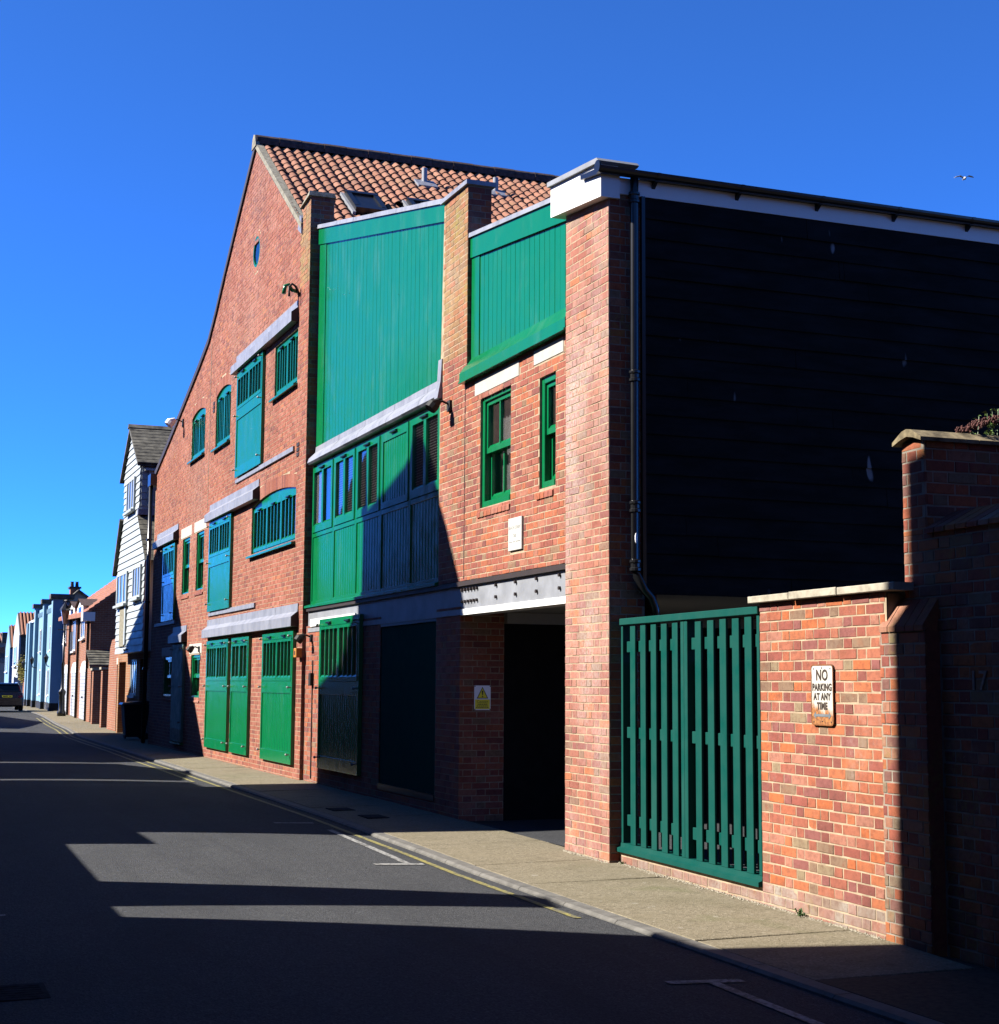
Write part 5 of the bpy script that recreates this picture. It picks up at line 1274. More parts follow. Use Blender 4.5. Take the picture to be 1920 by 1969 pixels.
M['far_brick_tan'] = far_brick('far_brick_tan', (.52, .24, .10), (.43, .17, .08), (.50, .38, .25))

M['pale_pane'] = plain('pale_pane', (.20, .25, .30), .1, .5, var=.1)
def far_window(par, X0, X1, z0, z1, yf, mat=None, bars=1, sill=True, name='window'):
    """yf(x): facade y.  white frame, dark pane, bars"""
    mat = mat or M['white']
    def T(u, y, z): return (u, yf(u) + y, z)
    f = max(.06, (X1 - X0) * .07)
    mb = MB(T); mb.box(X0, X0 + f, -.05, .06, z0, z1); mb.box(X1 - f, X1, -.05, .06, z0, z1); mb.box(X0 + f, X1 - f, -.05, .06, z0, z0 + .07); mb.box(X0 + f, X1 - f, -.05, .06, z1 - .07, z1)
    for i in range(bars):
        c = X0 + (X1 - X0) * (i + 1) / (bars + 1); mb.box(c - f / 2, c + f / 2, -.045, .05, z0 + .07, z1 - .07)
    w = part(mb, name, mat, par)
    part(MB(T).box(X0 + f, X1 - f, -.03, .0, z0 + .07, z1 - .07), 'pane', M['pale_pane'], w)
    if sill: part(MB(T).box(X0 - .06, X1 + .06, -.13, .02, z0 - .07, z0 - .002), 'sill', mat, w)
    return w

# white boarded house with overhanging bay
WH = thing('white_boarded_house', 'tall narrow white weatherboarded house over brick ground floor', 'house', (-33.5, 3, 0))
wp = [(-34.85, 2.43), (-29.45, 2.43), (-29.55, 4.93), (-31.0, 6.18), (-30.88, 6.3), (-30.88, 7.78), (-32.62, 8.90), (-34.08, 7.74), (-33.92, 6.35), (-34.98, 4.85)]
nz = len(wp)
iv = poly_ivals(wp); z = 2.43; i = 0; hb = .192
part(MB().prism(wp, 'y', .17, .18), 'gable_backing', M['white_board'], WH)
while z < 8.88:
    zt_ = min(z + hb, 8.895); a0 = iv(z + .004) ; a1 = iv(zt_ - .004)
    if a0 and a1:
        (l0, r0), (l1, r1) = (a0[0][0], a0[-1][1]), (a1[0][0], a1[-1][1])
        mb = MB(); mb.hexa([(l0, .116, z - .01), (r0, .116, z - .01), (r0, .175, z - .01), (l0, .175, z - .01), (l1, .148, zt_ + .012), (r1, .148, zt_ + .012), (r1, .175, zt_ + .012), (l1, .175, zt_ + .012)])
        part(mb, 'weatherboard', M['white_board'], WH)
    z += hb
yb = lambda x: .12
w_ = far_window(WH, -33.1, -31.6, 6.50, 7.43, yb, M['white_board'], 2); far_window(WH, -34.62, -32.5, 3.85, 4.78, yb, M['white_board'], 2); far_window(WH, -31.35, -29.88, 3.90, 4.80, yb, M['white_board'], 2)
part(MB().box(-33.85, -32.85, .09, .14, 2.62, 3.80), 'timber_louvre', M['mortar_cap'], WH); part(MB().box(-32.84, -32.6, .08, .14, 2.66, 3.80), 'louvre_frame', M['white_board'], WH)
part(MB().box(-33.0, -32.2, .10, .125, 2.50, 2.53), 'vent_slot', M['black_matt'], WH)
for i in range(8): part(MB().hexa([(-30.88, .18, 6.32 + i * .19), (-30.84, .18, 6.32 + i * .19), (-30.84, 6, 6.32 + i * .19), (-30.88, 6, 6.32 + i * .19), (-30.88, .18, 6.51 + i * .19), (-30.865, .18, 6.51 + i * .19), (-30.865, 6, 6.51 + i * .19), (-30.88, 6, 6.51 + i * .19)]), 'side_board', M['white_board'], WH)
sw = part(MB().box(-30.86, -30.80, .36, 1.2, 6.5, 7.5), 'side_window', M['white_board'], WH); part(MB().box(-30.82, -30.795, .42, 1.1, 6.6, 7.1), 'pane', M['glass'], sw); part(MB().box(-30.85, -30.70, .25, 1.3, 7.5, 7.56), 'drip', M['white_board'], sw)
part(MB().prism(wp[:4] + [(-31.0, 6.25), (-33.92, 6.35)] + wp[9:], 'y', .181, 8), 'body', M['white_board'], WH)
part(MB().prism([(-33.92, 6.3), (-30.88, 6.3), (-30.88, 7.78), (-32.62, 8.90), (-34.08, 7.74)], 'y', .182, 8), 'upper_body', M['white_board'], WH)
def slates(par, x0, z0, x1, z1, y0, y1, n, name='slate_course'):
    for i in range(n):
        a, b = i / n, (i + 1) / n
        p = (x0 + (x1 - x0) * a, z0 + (z1 - z0) * a); q = (x0 + (x1 - x0) * (b + .02), z0 + (z1 - z0) * (b + .02))
        mb = MB(); mb.hexa([(p[0], y0, p[1] - .02), (q[0], y0, q[1] - .01), (q[0], y1, q[1] - .01), (p[0], y1, p[1] - .02), (p[0], y0, p[1] + .004), (q[0], y0, q[1] + .018), (q[0], y1, q[1] + .018), (p[0], y1, p[1] + .004)])
        part(mb, name, M['slate'], par)
rf = part(MB().prism([(-34.35, 7.62), (-32.65, 8.99), (-30.72, 7.70), (-30.72, 7.62), (-32.65, 8.90), (-34.35, 7.54)], 'y', .03, 8), 'roof', M['slate'], WH)
slates(rf, -32.62, 9.02, -30.70, 7.73, .02, 8, 11)
part(MB().prism([(-32.8, 8.96), (-32.65, 9.10), (-32.5, 8.98)], 'y', .0, 8), 'ridge_cap', M['slate'], rf)
slates(WH, -31.0, 6.28, -29.25, 4.88, .10, 8, 9); part(MB().prism([(-31.02, 6.26), (-30.84, 6.26), (-30.84, 6.42), (-31.02, 6.42)], 'y', .1, 8), 'lead_flashing', M['lead'], WH)
part(MB().prism([(-33.95, 6.38), (-35.2, 4.78), (-35.3, 4.84), (-34.05, 6.44)], 'y', .02, 8), 'left_verge', M['slate'], WH)
# brick ground floor set back under the bay
gp = [(-36.9, .0), (-27.18, .0), (-27.18, 5.0), (-29.43, 5.0), (-29.43, 2.44), (-36.9, 2.44)]
sheet(Frame(0, .5, 0), [(u, z - .05 if z < .1 else z) for u, z in gp], [rect(-36.55, -35.1, -.04, 2.2), rect(-34.2, -32.95, 1.2, 2.25), rect(-32.2, -31.3, -.04, 2.25)], 0, .3, M['far_brick_tan'], WH, 'ground_floor_wall')
far_window(WH, -34.2, -32.95, 1.2, 2.25, lambda x: .56, M['white_board'], 2)
part(MB().box(-36.5, -35.0, 1.6, 1.65, -.05, 2.3), 'porch_back', M['far_brick_tan'], WH); part(MB().box(-36.62, -36.56, .5, 1.6, -.05, 2.3), 'porch_side', M['far_brick_tan'], WH)
part(MB().box(-32.2, -31.3, .78, .80, -.05, 2.3), 'front_door', M['black_paint'], WH)
part(MB().add([(-36.9, .5, -.05), (-36.9, 8, -.05), (-36.9, 8, 2.44), (-36.9, .5, 2.44)], [(0, 1, 2, 3)]), 'side_wall', M['far_brick_tan'], WH)

# wheelie bin
BN = thing('wheelie_bin', 'black wheelie bin in the shade against the far house', 'bin', (-30.5, .1, .03))
mb = MB(); mb.hexa([(-30.75, -.12, .10), (-30.28, -.12, .10), (-30.28, .40, .10), (-30.75, .40, .10), (-30.82, -.20, .98), (-30.20, -.20, .98), (-30.20, .50, .98), (-30.82, .50, .98)]); part(mb, 'body', M['black_matt'], BN)
part(MB().hexa([(-30.86, -.26, .98), (-30.16, -.26, .98), (-30.16, .52, 1.0), (-30.86, .52, 1.0), (-30.80, -.22, 1.03), (-30.22, -.22, 1.03), (-30.22, .50, 1.08), (-30.80, .50, 1.08)]), 'lid', M['black_paint'], BN)
part(MB().tube([(-30.84, .56, 1.02), (-30.18, .56, 1.02)], .018, 8), 'handle', M['black_paint'], BN)
for x in (-30.80, -30.22): part(MB().tube([(x - .03, .38, .13), (x + .03, .38, .13)], .10, 14), 'wheel', M['black_matt'], BN)
part(MB().box(-30.72, -30.31, -.14, -.10, .06, .16), 'foot', M['black_matt'], BN)

# gate wall, gate piers
GG = thing('gate_wall', 'tall brick gate wall with rounded top and pale door', 'wall', (-40, .75, 0))
def gw(u, y, z): return (-37.2 - u, .62 + u * .035 + y, z)
part(MB(gw).prism([(0, -.05), (0.15, -.05), (.15, 2.15), (1.05, 2.15), (1.05, -.05), (3.9, -.05), (3.9, 2.0), (3.6, 2.7), (3.0, 2.98), (0, 3.05)], 'y', 0, .25), 'wall', M['far_brick'], GG)
part(MB(gw).box(.15, 1.05, .06, .10, -.03, 2.14), 'door', M['pale_door'], GG); part(MB(gw).box(.05, 1.15, -.012, .02, 2.15, 2.36), 'lintel', M['concrete'], GG)
part(MB().lathe([(.03, 0), (.10, .03), (.05, .06), (.12, .16), (.13, .22), (.09, .32), (.01, .36)], -37.6, .75, 3.04, 12), 'stone_finial', M['stone'], GG, smooth=True)
for k, (x, y, lab) in enumerate(((-42.8, .95, 'brick gate pier with flat cap beside the rounded gate wall'), (-47.5, 1.2, 'brick gate pier with flat cap nearer the slate porch'))):
    g = thing('gate_pier', lab, 'gate pier', (x, y, 0), 'brick gate piers')
    part(MB().box(x - .2, x + .2, y - .2, y + .25, -.05, 2.02), 'shaft', M['far_brick'], g); part(MB().box(x - .26, x + .26, y - .26, y + .3, 2.021, 2.10), 'cap', M['stone'], g)

# orange brick coach house with three arched garage doors
CH = thing('coach_house', 'orange brick house with tiled roof and three arched pale garage doors', 'house', (-61, 4, 0))
def ry(x): return 1.31 + (-51.3 - x) * .048
def rz(x): return 4.40 + (-51.3 - x) * .028
doors = [(-56.4, -52.3, 2.32), (-63.0, -58.7, 2.34), (-70.0, -65.2, 2.30)]
Tn = lambda u, n, z: (u, ry(u) - n, z)
class FF(Frame):
    def __init__(s): s.ang = 0
    def __call__(s, u, n, z): return (u, ry(u) - n, z)
arches = [arch(a, b, -.02, zt_ - .25, .40, 8) for a, b, zt_ in doors]
sheet(FF(), [(-70.6, -.05), (-51.4, -.05), (-51.4, 4.42), (-70.6, 4.95)], arches, 0, .25, M['far_brick'], CH, 'wall')
for (a, b, zt_), ah in zip(doors, arches):
    d = part(MB(lambda u, y, z: (u, ry(u) + y, z)).prism(ah, 'y', .0, .14), 'garage_door', M['pale_door'], CH)
    for k in range(13): part(MB(lambda u, y, z: (u, ry(u) + y, z))  .box(a + .1, b - .1, -.03, .0, .03 + k * .15, .03 + k * .15 + .135), 'slat', M['pale_door'], d)
    part(MB(lambda u, y, z: (u, ry(u) + y, z)).prism(arch(a + .05, b - .05, 1.98, zt_ - .25, .38, 8), 'y', -.05, -.001), 'arch_head', M['white'], d)
    part(MB(lambda u, y, z: (u, ry(u) + y, z)).box((a + b) / 2 - .06, (a + b) / 2 + .06, -.09, -.031, .9, .98), 'door_handle', M['black_paint'], d)
far_window(CH, -56.9, -54.4, 3.42, 4.25, ry, M['white'], 1); far_window(CH, -62.6, -60.6, 3.0, 4.4, ry, M['white'], 1); far_window(CH, -73.0 + 3, -68.4, 3.55, 4.7, ry, M['white'], 1)
part(MB(lambda u, y, z: (u, ry(u) + y, z)).box(-65.6, -62.8, -.07, .02, 2.9, 3.95), 'louvred_shutter', M['black_matt'], CH)
for x in (-57.9, -51.6, -64.3): part(MB().tube([(x, ry(x) - .08, rz(x) - .1), (x, ry(x) - .08, 0)], .06, 8), 'down_pipe', M['black_paint'], CH)
e0, e1 = (-51.1, ry(-51.1) - .32, 4.30), (-71.0, ry(-71) - .32, 4.85)
r0, r1 = (-51.1, ry(-51.1) + 4.2, 7.75), (-71.0, ry(-71) + 4.2, 8.3)
rf = part(MB().add([e0, e1, r1, r0, (e0[0], e0[1], e0[2] - .12), (e1[0], e1[1], e1[2] - .12), (r1[0], r1[1], r1[2] - .12), (r0[0], r0[1], r0[2] - .12)], [(0, 3, 2, 1), (4, 5, 6, 7), (0, 1, 5, 4), (1, 2, 6, 5), (2, 3, 7, 6), (3, 0, 4, 7)]), 'roof', M['tile_far'], CH)
for k in range(22):
    a, b = k / 22, (k + 1) / 22
    P = lambda t, E, Rr, dz: tuple(E[i] + (Rr[i] - E[i]) * t + (dz if i == 2 else 0) for i in range(3))
    part(MB().hexa([P(a, e0, r0, .0), P(a, e1, r1, .0), P(b, e1, r1, .0), P(b, e0, r0, .0), P(a, e0, r0, .055), P(a, e1, r1, .055), P(b, e1, r1, .015), P(b, e0, r0, .015)]), 'tile_course', M['tile_far'], rf)
back = [(-51.1, ry(-51.1) + 8.5, 4.4), (-71, ry(-71) + 8.5, 4.9)]
part(MB().add([r0, r1, back[1], back[0]], [(0, 1, 2, 3)]), 'rear_slope', M['tile_far'], rf)
part(MB().add([(-51.4, ry(-51.4), -.05), (-51.4, ry(-51.4) + 8.5, -.05), (-51.4, ry(-51.4) + 8.5, 4.35), (-51.4, ry(-51.4) + 4.2, 7.72), (-51.4, ry(-51.4), 4.52)], [(0, 1, 2, 3, 4)]), 'gable_wall', M['far_brick'], CH)
part(MB().box(-51.7, -51.05, ry(-51.4) - .36, ry(-51.4) + .12, 4.02, 4.38), 'eaves_box', M['white'], CH)
for x in (-55.6, -61.5):
    y = ry(x) - .18; zr = rz(x)
    d = part(MB().prism([(x - 1.1, zr - .1), (x + 1.1, zr - .1), (x + 1.1, zr + .30), (x, zr + .55), (x - 1.1, zr + .30)], 'y', y, y + .7), 'dormer', M['white'], CH)
    part(MB().add([(x - 1.25, y - .1, zr + .27), (x, y - .1, zr + .62), (x + 1.25, y - .1, zr + .27), (x - 1.25, y + .8, zr + .27), (x, y + .8, zr + .62), (x + 1.25, y + .8, zr + .27)], [(0, 1, 4, 3), (1, 2, 5, 4)]), 'dormer_roof', M['tile_dark'], d)
    part(MB().box(x - .5, x + .5, y - .02, y, zr, zr + .25), 'pane', M['black_paint'], d)
# slate roofed porch against its gable
PO = thing('slate_porch', 'small brick outhouse with slate lean-to roof beside the coach house', 'outhouse', (-50.6, 2.0, 0))
part(MB().box(-51.38, -50.2, 1.25, 3.4, -.05, 2.12), 'wall', M['far_brick'], PO); part(MB().box(-50.35, -50.15, 1.18, 1.72, 2.121, 2.2), 'wall_cap', M['stone'], PO)
for k in range(6):
    a, b = k / 6, (k + 1) / 6; x0, x1 = -49.95 - 1.4 * a, -49.95 - 1.4 * b; z0, z1 = 2.22 + .62 * a, 2.22 + .62 * b
    part(MB().hexa([(x1, 1.16, z1), (x0, 1.16, z0), (x0, 3.5, z0), (x1, 3.5, z1), (x1, 1.16, z1 + .02), (x0, 1.16, z0 + .05), (x0, 3.5, z0 + .05), (x1, 3.5, z1 + .02)]), 'slate_course', M['slate'], PO)
# TV aerial on the coach house roof
AE = thing('tv_aerial', 'thin TV aerial standing on the orange tiled roof', 'aerial', (-66.0, 4.3, 6.9))
part(MB().tube([(-66, 4.3, 6.8), (-66, 4.3, 8.05)], .03, 6), 'mast', M['steel'], AE); part(MB().tube([(-66, 4.2, 7.95), (-66, 5.5, 7.9)], .02, 6), 'boom', M['steel'], AE)
for k in range(7): part(MB().tube([(-66, 4.45 + k * .15, 7.80), (-66, 4.45 + k * .15, 8.08)], .012, 5), 'director', M['steel'], AE)

# pale blue terrace with pilasters
BL = thing('blue_terrace', 'pale blue rendered terrace with pilasters and dark parapet caps', 'house', (-84, 5, 0))
def by(x): return 2.20 + (-74.4 - x) * .009
Tb = lambda u, y, z: (u, by(u) + y, z)
part(MB(Tb).box(-88.0, -75.1, 0.0, 6.0, -.05, 5.95), 'wall', M['blue_wall'], BL); part(MB(Tb).box(-94.0, -88.01, .0, 6.0, -.05, 5.35), 'lower_wall', M['blue_wall'], BL)
for x in (-75.2, -81.1, -87.4, -91.6, -93.8):
    h = 6.1 if x > -90 else 5.38
    p = part(MB(Tb).box(x - .42, x + .42, -.22, .3, .42, h), 'pilaster', M['blue_wall'], BL)
    part(MB(Tb).box(x - .43, x + .43, -.23, .3, -.05, .419), 'plinth', M['black_matt'], p)
    if x > -90: part(MB(Tb).box(x - .55, x + .55, -.36, .9, h + .001, h + .26), 'cap', M['slate'], p)
part(MB(Tb).box(-94, -75.1, -.03, .0, -.05, .42), 'plinth', M['black_matt'], BL)
part(MB(Tb).box(-94.1, -88, -.1, .5, 5.351, 5.5), 'parapet', M['white'], BL)
for i in range(24): part(MB(Tb).box(-86.9 + i * .48, -86.7 + i * .48, -.06, .0, 5.5, 5.75), 'dentil', M['blue_wall'], BL)
for (a, b, c, d_) in ((-78.2, -77.4, 3.3, 4.73), (-80.2 - 1.8, -81.95 + .5, 3.25, 4.7), (-85.2, -84.3, 3.35, 4.72), (-89.2, -88.3, 3.05, 4.15), (-78.4, -77.5, .8, 2.3), (-84.5, -83.7, .8, 2.3)): far_window(BL, a, b, c, d_, by, M['white'], 1)
for x in (-79.6, -83.0, -90.0): part(MB(Tb).box(x - .4, x + .4, -.03, .02, .0, 2.2), 'door', M['pale_door'], BL)
part(MB(Tb).prism([(-75.0, 5.96), (-94, 5.96), (-94, 6.0), (-75.0, 6.0)], 'y', .4, 6), 'roof', M['slate'], BL)
def lantern(x, y, z, lab):
    t = thing('wall_lantern', lab, 'lantern', (x, y, z - .3), 'wall lanterns on the blue terrace')
    part(MB().tube([(x, y, z - .35), (x, y - .25, z - .3), (x, y - .3, z - .12)], .03, 6), 'bracket', M['black_paint'], t)
    part(MB().lathe([(.06, 0), (.13, .28), (.15, .3), (.05, .42), (.02, .5)], x, y - .3, z - .12, 8), 'lamp', M['black_paint'], t)
lantern(-76.8, by(-76.8), 2.75, 'black wall lantern nearest the coach house on the blue terrace')
lantern(-85.8, by(-85.8) - .1, 2.75, 'black wall lantern in the middle of the blue terrace')
lantern(-93.0, by(-93) - .1, 2.6, 'black wall lantern at the far end of the blue terrace')
CK = thing('brick_chimney', 'dark brick chimney with two pots on slate roof behind the blue terrace', 'chimney', (-90, 4.7, 6.2))
part(MB().box(-90.4, -89.6, 4.42, 5.0, 6.2, 7.55), 'stack', M['far_brick'], CK); part(MB().box(-90.5, -89.5, 4.34, 5.08, 7.551, 7.66), 'cap', M['tile_dark'], CK)
for y in (4.55, 4.85): part(MB().lathe([(.12, 0), (.10, .3), (.13, .34)], -90, y, 7.661, 10), 'chimney_pot', M['tile_dark'], CK)
RB = thing('rear_house', 'grey slate gabled roof rising behind the blue terrace', 'house', (-91, 6, 0))
part(MB().prism([(3.6, 6.1), (4.8, 7.3), (7.2, 5.6), (7.2, 0.0), (3.6, 0.0)], 'x', -94, -88.5), 'wall', M['cream_wall'], RB)
part(MB().prism([(3.5, 6.15), (4.8, 7.42), (7.3, 5.65), (7.3, 5.5), (4.8, 7.28), (3.5, 6.0)], 'x', -94.3, -88.2), 'roof', M['slate'], RB)

# farther houses up to the bend
def end_house(label, Xs, Yf, depth, ze, zr, w, mfront, mside, pant=True, name='terraced_house'):
    t = thing(name, label, 'house', (Xs - w / 2, Yf + depth / 2, 0))
    pr = [(Xs, -.05), (Xs, ze), (Xs - w / 2, zr), (Xs - w, ze), (Xs - w, -.05)]
    part(MB().prism(pr, 'y', Yf, Yf + .12), 'front_wall', mfront, t)
    part(MB().box(Xs - w, Xs - .003, Yf + .121, Yf + depth, -.05, ze), 'body', mside, t)
    rf = part(MB().prism([(Xs + .15, ze - .08), (Xs + .15, ze + .02), (Xs - w / 2, zr + .1), (Xs - w - .15, ze + .02), (Xs - w - .15, ze - .08), (Xs - w / 2, zr)], 'y', Yf + .05, Yf + depth), 'roof', M['tile_dark'], t)
    n = int(depth / .24)
    for k in range(n):
        y = Yf + .12 + k * .24
        part(MB().tube([(Xs + .2, y + .12, ze + .02), (Xs - w / 2, y + .12, zr + .12)], .075, 6), 'pantile_roll', M['tile'], rf)
    far_window(t, Xs - w * .75, Xs - w * .3, ze * .55, ze * .85, lambda x: Yf, M['white'], 1)
    return t
end_house('white fronted house with steep pantiled roof beyond the blue terrace', -103, 2.36, 5, 4.87, 6.5, 5.5, M['bluewhite'], M['slate'])
end_house('deep blue house with pantiled roof, next before the bend', -118, 2.78, 4, 4.28, 6.05, 5.0, M['blue_wall'], M['blue_deep'])
t = end_house('cream rendered house with grey roof at the far bend of the street', -132, 2.6, 5, 5.1, 5.9, 9, M['cream_wall'], M['cream_wall'])
part(MB().box(-131.99, -131.9, 2.8, 3.5, 3.2, 4.6), 'bay_window', M['glass'], t); part(MB().box(-131.8, -131.2, 3.0, 3.6, 5.0, 5.9), 'chimney', M['slate'], t)
t = thing('garden_wall', 'low white rendered front wall before the pantiled house', 'wall', (-100, 2.2, 0))
part(MB().box(-101.2, -100.9, 1.95, 2.62, -.05, 1.85), 'wall', M['bluewhite'], t)
t = thing('garden_wall', 'brown brick wall below the yellow green bush', 'wall', (-96, 2.45, 0))
part(MB().box(-97.2, -94.2, 2.3, 2.9, -.05, 1.85), 'wall', M['far_brick'], t)
BU = thing('bush', 'yellow green bush hanging over the far brick wall', 'bush', (-97, 2.3, 1.3))
rr = random.Random(4); mb = MB()
M['bush_leaf'] = plain('bush_leaf', (.30, .27, .03), .7, .3, var=.5, scale=6)
for k in range(1400):
    a, b = rr.random() * 6.28, rr.gauss(0, .5)
    x, y, z = -97 + rr.gauss(0, .8), 2.3 + rr.gauss(0, .19), 2.55 + rr.gauss(0, .33) - .4 * rr.random()
    s_ = rr.uniform(.05, .12); d1 = Vector((math.cos(a), math.sin(a), b)).normalized() * s_; d2 = d1.cross(Vector((rr.random(), rr.random(), 1))).normalized() * s_ * .6
    c = Vector((x, y, z)); mb.add([tuple(c - d1), tuple(c + d2), tuple(c + d1), tuple(c - d2)], [(0, 1, 2, 3)])
part(mb, 'foliage', M['bush_leaf'], BU, kind='stuff'); part(MB().tube([(-97, 2.6, 0), (-97, 2.5, 1.6), (-97, 2.35, 2.6)], [.06, .05, .02], 7), 'stem', M['dark_brown'], BU)

# lamp post
LP = thing('lamp_post', 'black cast iron lamp post with lantern before the coach house', 'street lamp', (-62.0, 1.36, 0))
part(MB().lathe([(.20, 0), (.20, .18), (.15, .26), (.13, .95), (.17, 1.05), (.17, 1.15), (.08, 1.25), (.07, 2.4), (.085, 2.42), (.06, 2.5), (.05, 4.27)], -62.0, 1.36, .0, 12), 'post', M['black_paint'], LP, smooth=True)
part(MB().tube([(-62.0, 1.05, 4.0), (-62.0, 1.67, 4.0)], .02, 6), 'ladder_bar', M['black_paint'], LP)
M['lantern_glass'] = plain('lantern_glass', (.45, .25, .18), .2, .5, var=.1)
part(MB().lathe([(.09, 4.27), (.22, 4.90)], -62.0, 1.36, 0, 6), 'lantern', M['lantern_glass'], LP)
part(MB().lathe([(.26, 4.90), (.23, 4.98), (.10, 5.18), (.04, 5.26), (.02, 5.36)], -62.0, 1.36, 0, 8), 'lantern_cap', M['black_paint'], LP)

# parked estate car seen from behind
CA = thing('parked_car', 'dark blue estate car seen from behind at the left edge', 'car', (-76.3, -.30, 0))
M['car_paint'] = plain('car_paint', (.006, .008, .018), .25, .5, var=.1); M['car_glass'] = plain('car_glass', (.01, .012, .016), .06, .5, var=.1); M['tail_red'] = plain('tail_lamp_red', (.55, .02, .02), .25, .5, var=.15); M['chrome'] = plain('roof_rail_metal', (.7, .72, .75), .3, .5, .8, var=.05)
cy0 = -.30; X_ = lambda d: -73.95 - d
secs = [(0.0, .80, .30, .62, .86), (.06, .88, .24, .62, .92), (.14, .90, .22, .62, .98)]
def carsec(d, w, zb, zw, zt, wt):     # bottom, waist, top widths
    return [(X_(d), cy0 - w * .96, zb), (X_(d), cy0 - w, zw), (X_(d), cy0 - wt, zt), (X_(d), cy0 + wt, zt), (X_(d), cy0 + w, zw), (X_(d), cy0 + w * .96, zb)]
prof = [(0, .78, .34, .62, .70, .76), (.05, .86, .26, .66, .98, .76), (.12, .90, .24, .70, 1.02, .74), (.42, .91, .22, .80, 1.42, .60), (.75, .91, .22, .82, 1.47, .62), (1.9, .91, .2, .84, 1.50, .63), (2.6, .91, .2, .84, 1.44, .60), (3.2, .90, .2, .82, .98, .74), (4.2, .88, .22, .70, .84, .70), (4.5, .76, .28, .55, .66, .60)]
q = []
for s_ in prof: q += carsec(*s_)
mb = MB(); n = 6
mb.add(q, [(k * n + i, k * n + (i + 1) % n, (k + 1) * n + (i + 1) % n, (k + 1) * n + i) for k in range(len(prof) - 1) for i in range(n)] + [tuple(range(n))[::-1], tuple(range((len(prof) - 1) * n, len(prof) * n))])
part(mb, 'body', M['car_paint'], CA)
part(MB().add([(X_(.135), cy0 - .66, 1.03), (X_(.135), cy0 + .66, 1.03), (X_(.385), cy0 + .55, 1.38), (X_(.385), cy0 - .55, 1.38)], [(0, 1, 2, 3)]).add([(X_(.115), cy0 - .66, 1.035), (X_(.115), cy0 + .66, 1.035), (X_(.365), cy0 + .55, 1.385), (X_(.365), cy0 - .55, 1.385)], [(0, 1, 2, 3)]), 'rear_window', M['car_glass'], CA)
for s_ in (-1, 1):
    part(MB().hexa([(X_(-.03), cy0 + s_ * .60, .72), (X_(-.03), cy0 + s_ * .84, .74), (X_(.2), cy0 + s_ * .915, .74), (X_(.2), cy0 + s_ * .62, .72), (X_(.09), cy0 + s_ * .68, .98), (X_(.09), cy0 + s_ * .82, .98), (X_(.24), cy0 + s_ * .86, .98), (X_(.24), cy0 + s_ * .68, .98)]), 'tail_lamp', M['tail_red'], CA)
    part(MB().hexa([(X_(.10), cy0 + s_ * .70, .98), (X_(.10), cy0 + s_ * .78, .98), (X_(.2), cy0 + s_ * .82, .98), (X_(.2), cy0 + s_ * .72, .98), (X_(.37), cy0 + s_ * .60, 1.40), (X_(.37), cy0 + s_ * .64, 1.40), (X_(.43), cy0 + s_ * .64, 1.40), (X_(.43), cy0 + s_ * .60, 1.40)]), 'upper_tail_lamp', M['tail_red'], CA)
    part(MB().box(X_(2.3), X_(.55), cy0 + s_ * .60 - .03, cy0 + s_ * .60 + .03, 1.49, 1.54), 'roof_rail', M['chrome'], CA)
    for d in (.75, 3.5):
        w = part(MB().tube([(X_(d), cy0 + s_ * .70, .31), (X_(d), cy0 + s_ * .90, .31)], .31, 18), 'wheel', M['black_matt'], CA); part(MB().tube([(X_(d), cy0 + s_ * .89, .31), (X_(d), cy0 + s_ * .915, .31)], .20, 12), 'rim', M['chrome'], w)
part(MB().box(X_(.02), X_(-.035), cy0 - .80, cy0 + .80, .32, .60), 'bumper', M['car_paint'], CA)
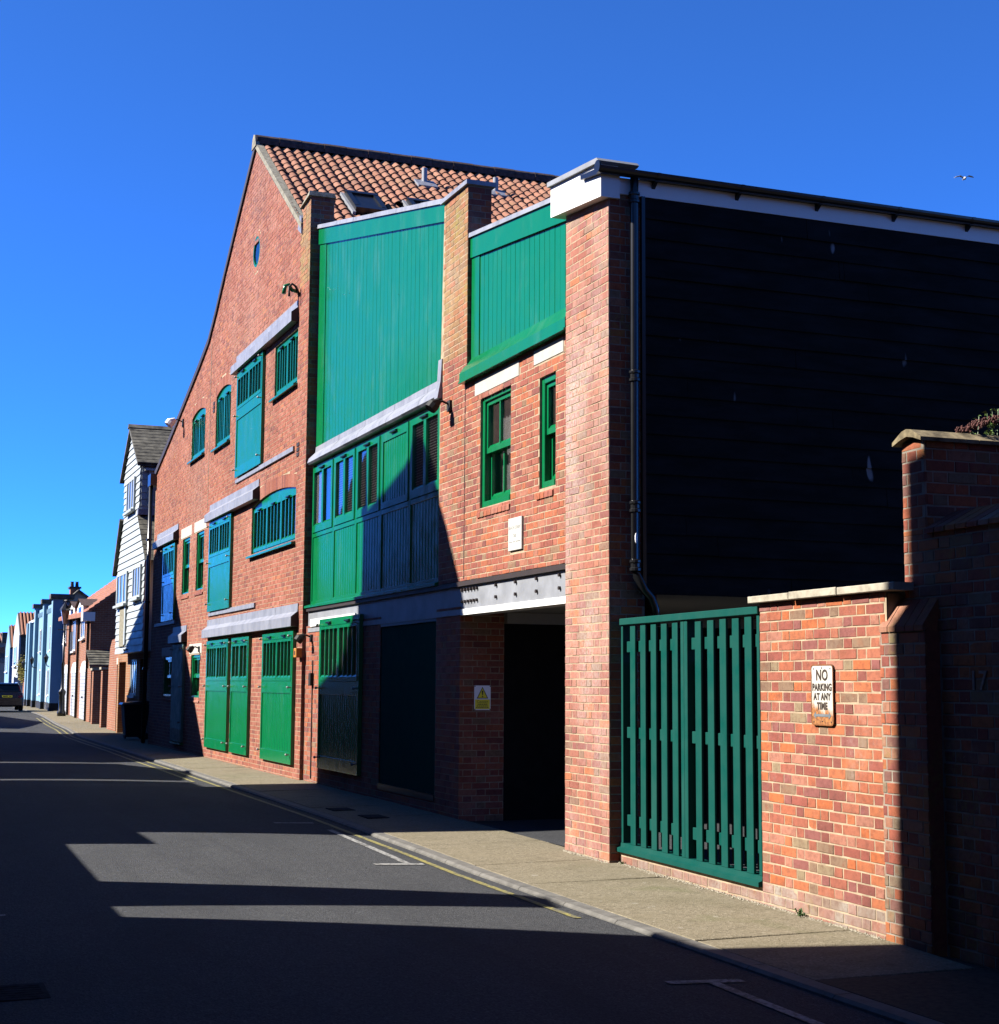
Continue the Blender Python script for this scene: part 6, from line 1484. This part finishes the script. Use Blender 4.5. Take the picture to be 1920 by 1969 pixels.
part(MB().box(X_(.03), X_(-.045), cy0 - .22, cy0 + .30, .73, .84), 'number_plate', M['yellow'], CA)
pl = MB()
for k in range(7):
    if k != 4: pl.box(X_(-.046), X_(-.049), cy0 - .18 + k * .063, cy0 - .135 + k * .063, .755, .815)
part(pl, 'plate_marks', M['ink'], CA)
part(MB().hexa([(X_(.33), cy0 - .62, 1.44), (X_(.33), cy0 + .62, 1.44), (X_(.6), cy0 + .62, 1.46), (X_(.6), cy0 - .62, 1.46), (X_(.30), cy0 - .58, 1.475), (X_(.30), cy0 + .58, 1.475), (X_(.6), cy0 + .62, 1.50), (X_(.6), cy0 - .62, 1.50)]), 'roof_spoiler', M['car_paint'], CA)

# gull in flight
gd = Vector((-.74489, .59254, .30665)); gc = CAM + gd * 85
right = Vector((_r[0], _r[1], _r[2])); up = Vector((_u[0], _u[1], _u[2])); fw = Vector((_f[0], _f[1], _f[2]))
GU = MB()
def gp_(a, b, c): return tuple(gc + right * a + up * b + fw * c)
ring = []
for (c, r_) in ((-.28, .01), (-.22, .05), (-.08, .085), (.10, .07), (.24, .03), (.33, .012)):
    ring += [gp_(r_ * math.cos(2 * math.pi * k / 8), r_ * math.sin(2 * math.pi * k / 8) - .02, c) for k in range(8)]
GU.add(ring, [(i * 8 + k, i * 8 + (k + 1) % 8, (i + 1) * 8 + (k + 1) % 8, (i + 1) * 8 + k) for i in range(5) for k in range(8)])
for s_ in (-1, 1):
    w = [(s_ * .04, .03, -.12), (s_ * .22, .13, -.12), (s_ * .42, .09, -.06), (s_ * .52, .04, .05), (s_ * .40, .07, .08), (s_ * .22, .11, .07), (s_ * .04, .02, .08)]
    GU.add([gp_(*p) for p in w] + [gp_(p[0], p[1] - .012, p[2]) for p in w], [tuple(range(7)), tuple(range(13, 6, -1))] + [(i, (i + 1) % 7, 7 + (i + 1) % 7, 7 + i) for i in range(7)])
M['gull'] = plain('gull_feathers', (.72, .71, .68), .8, .2, var=.15)
solo(GU, 'gull', M['gull'], 'white gull gliding with spread wings in the blue sky', 'bird', smooth=False)
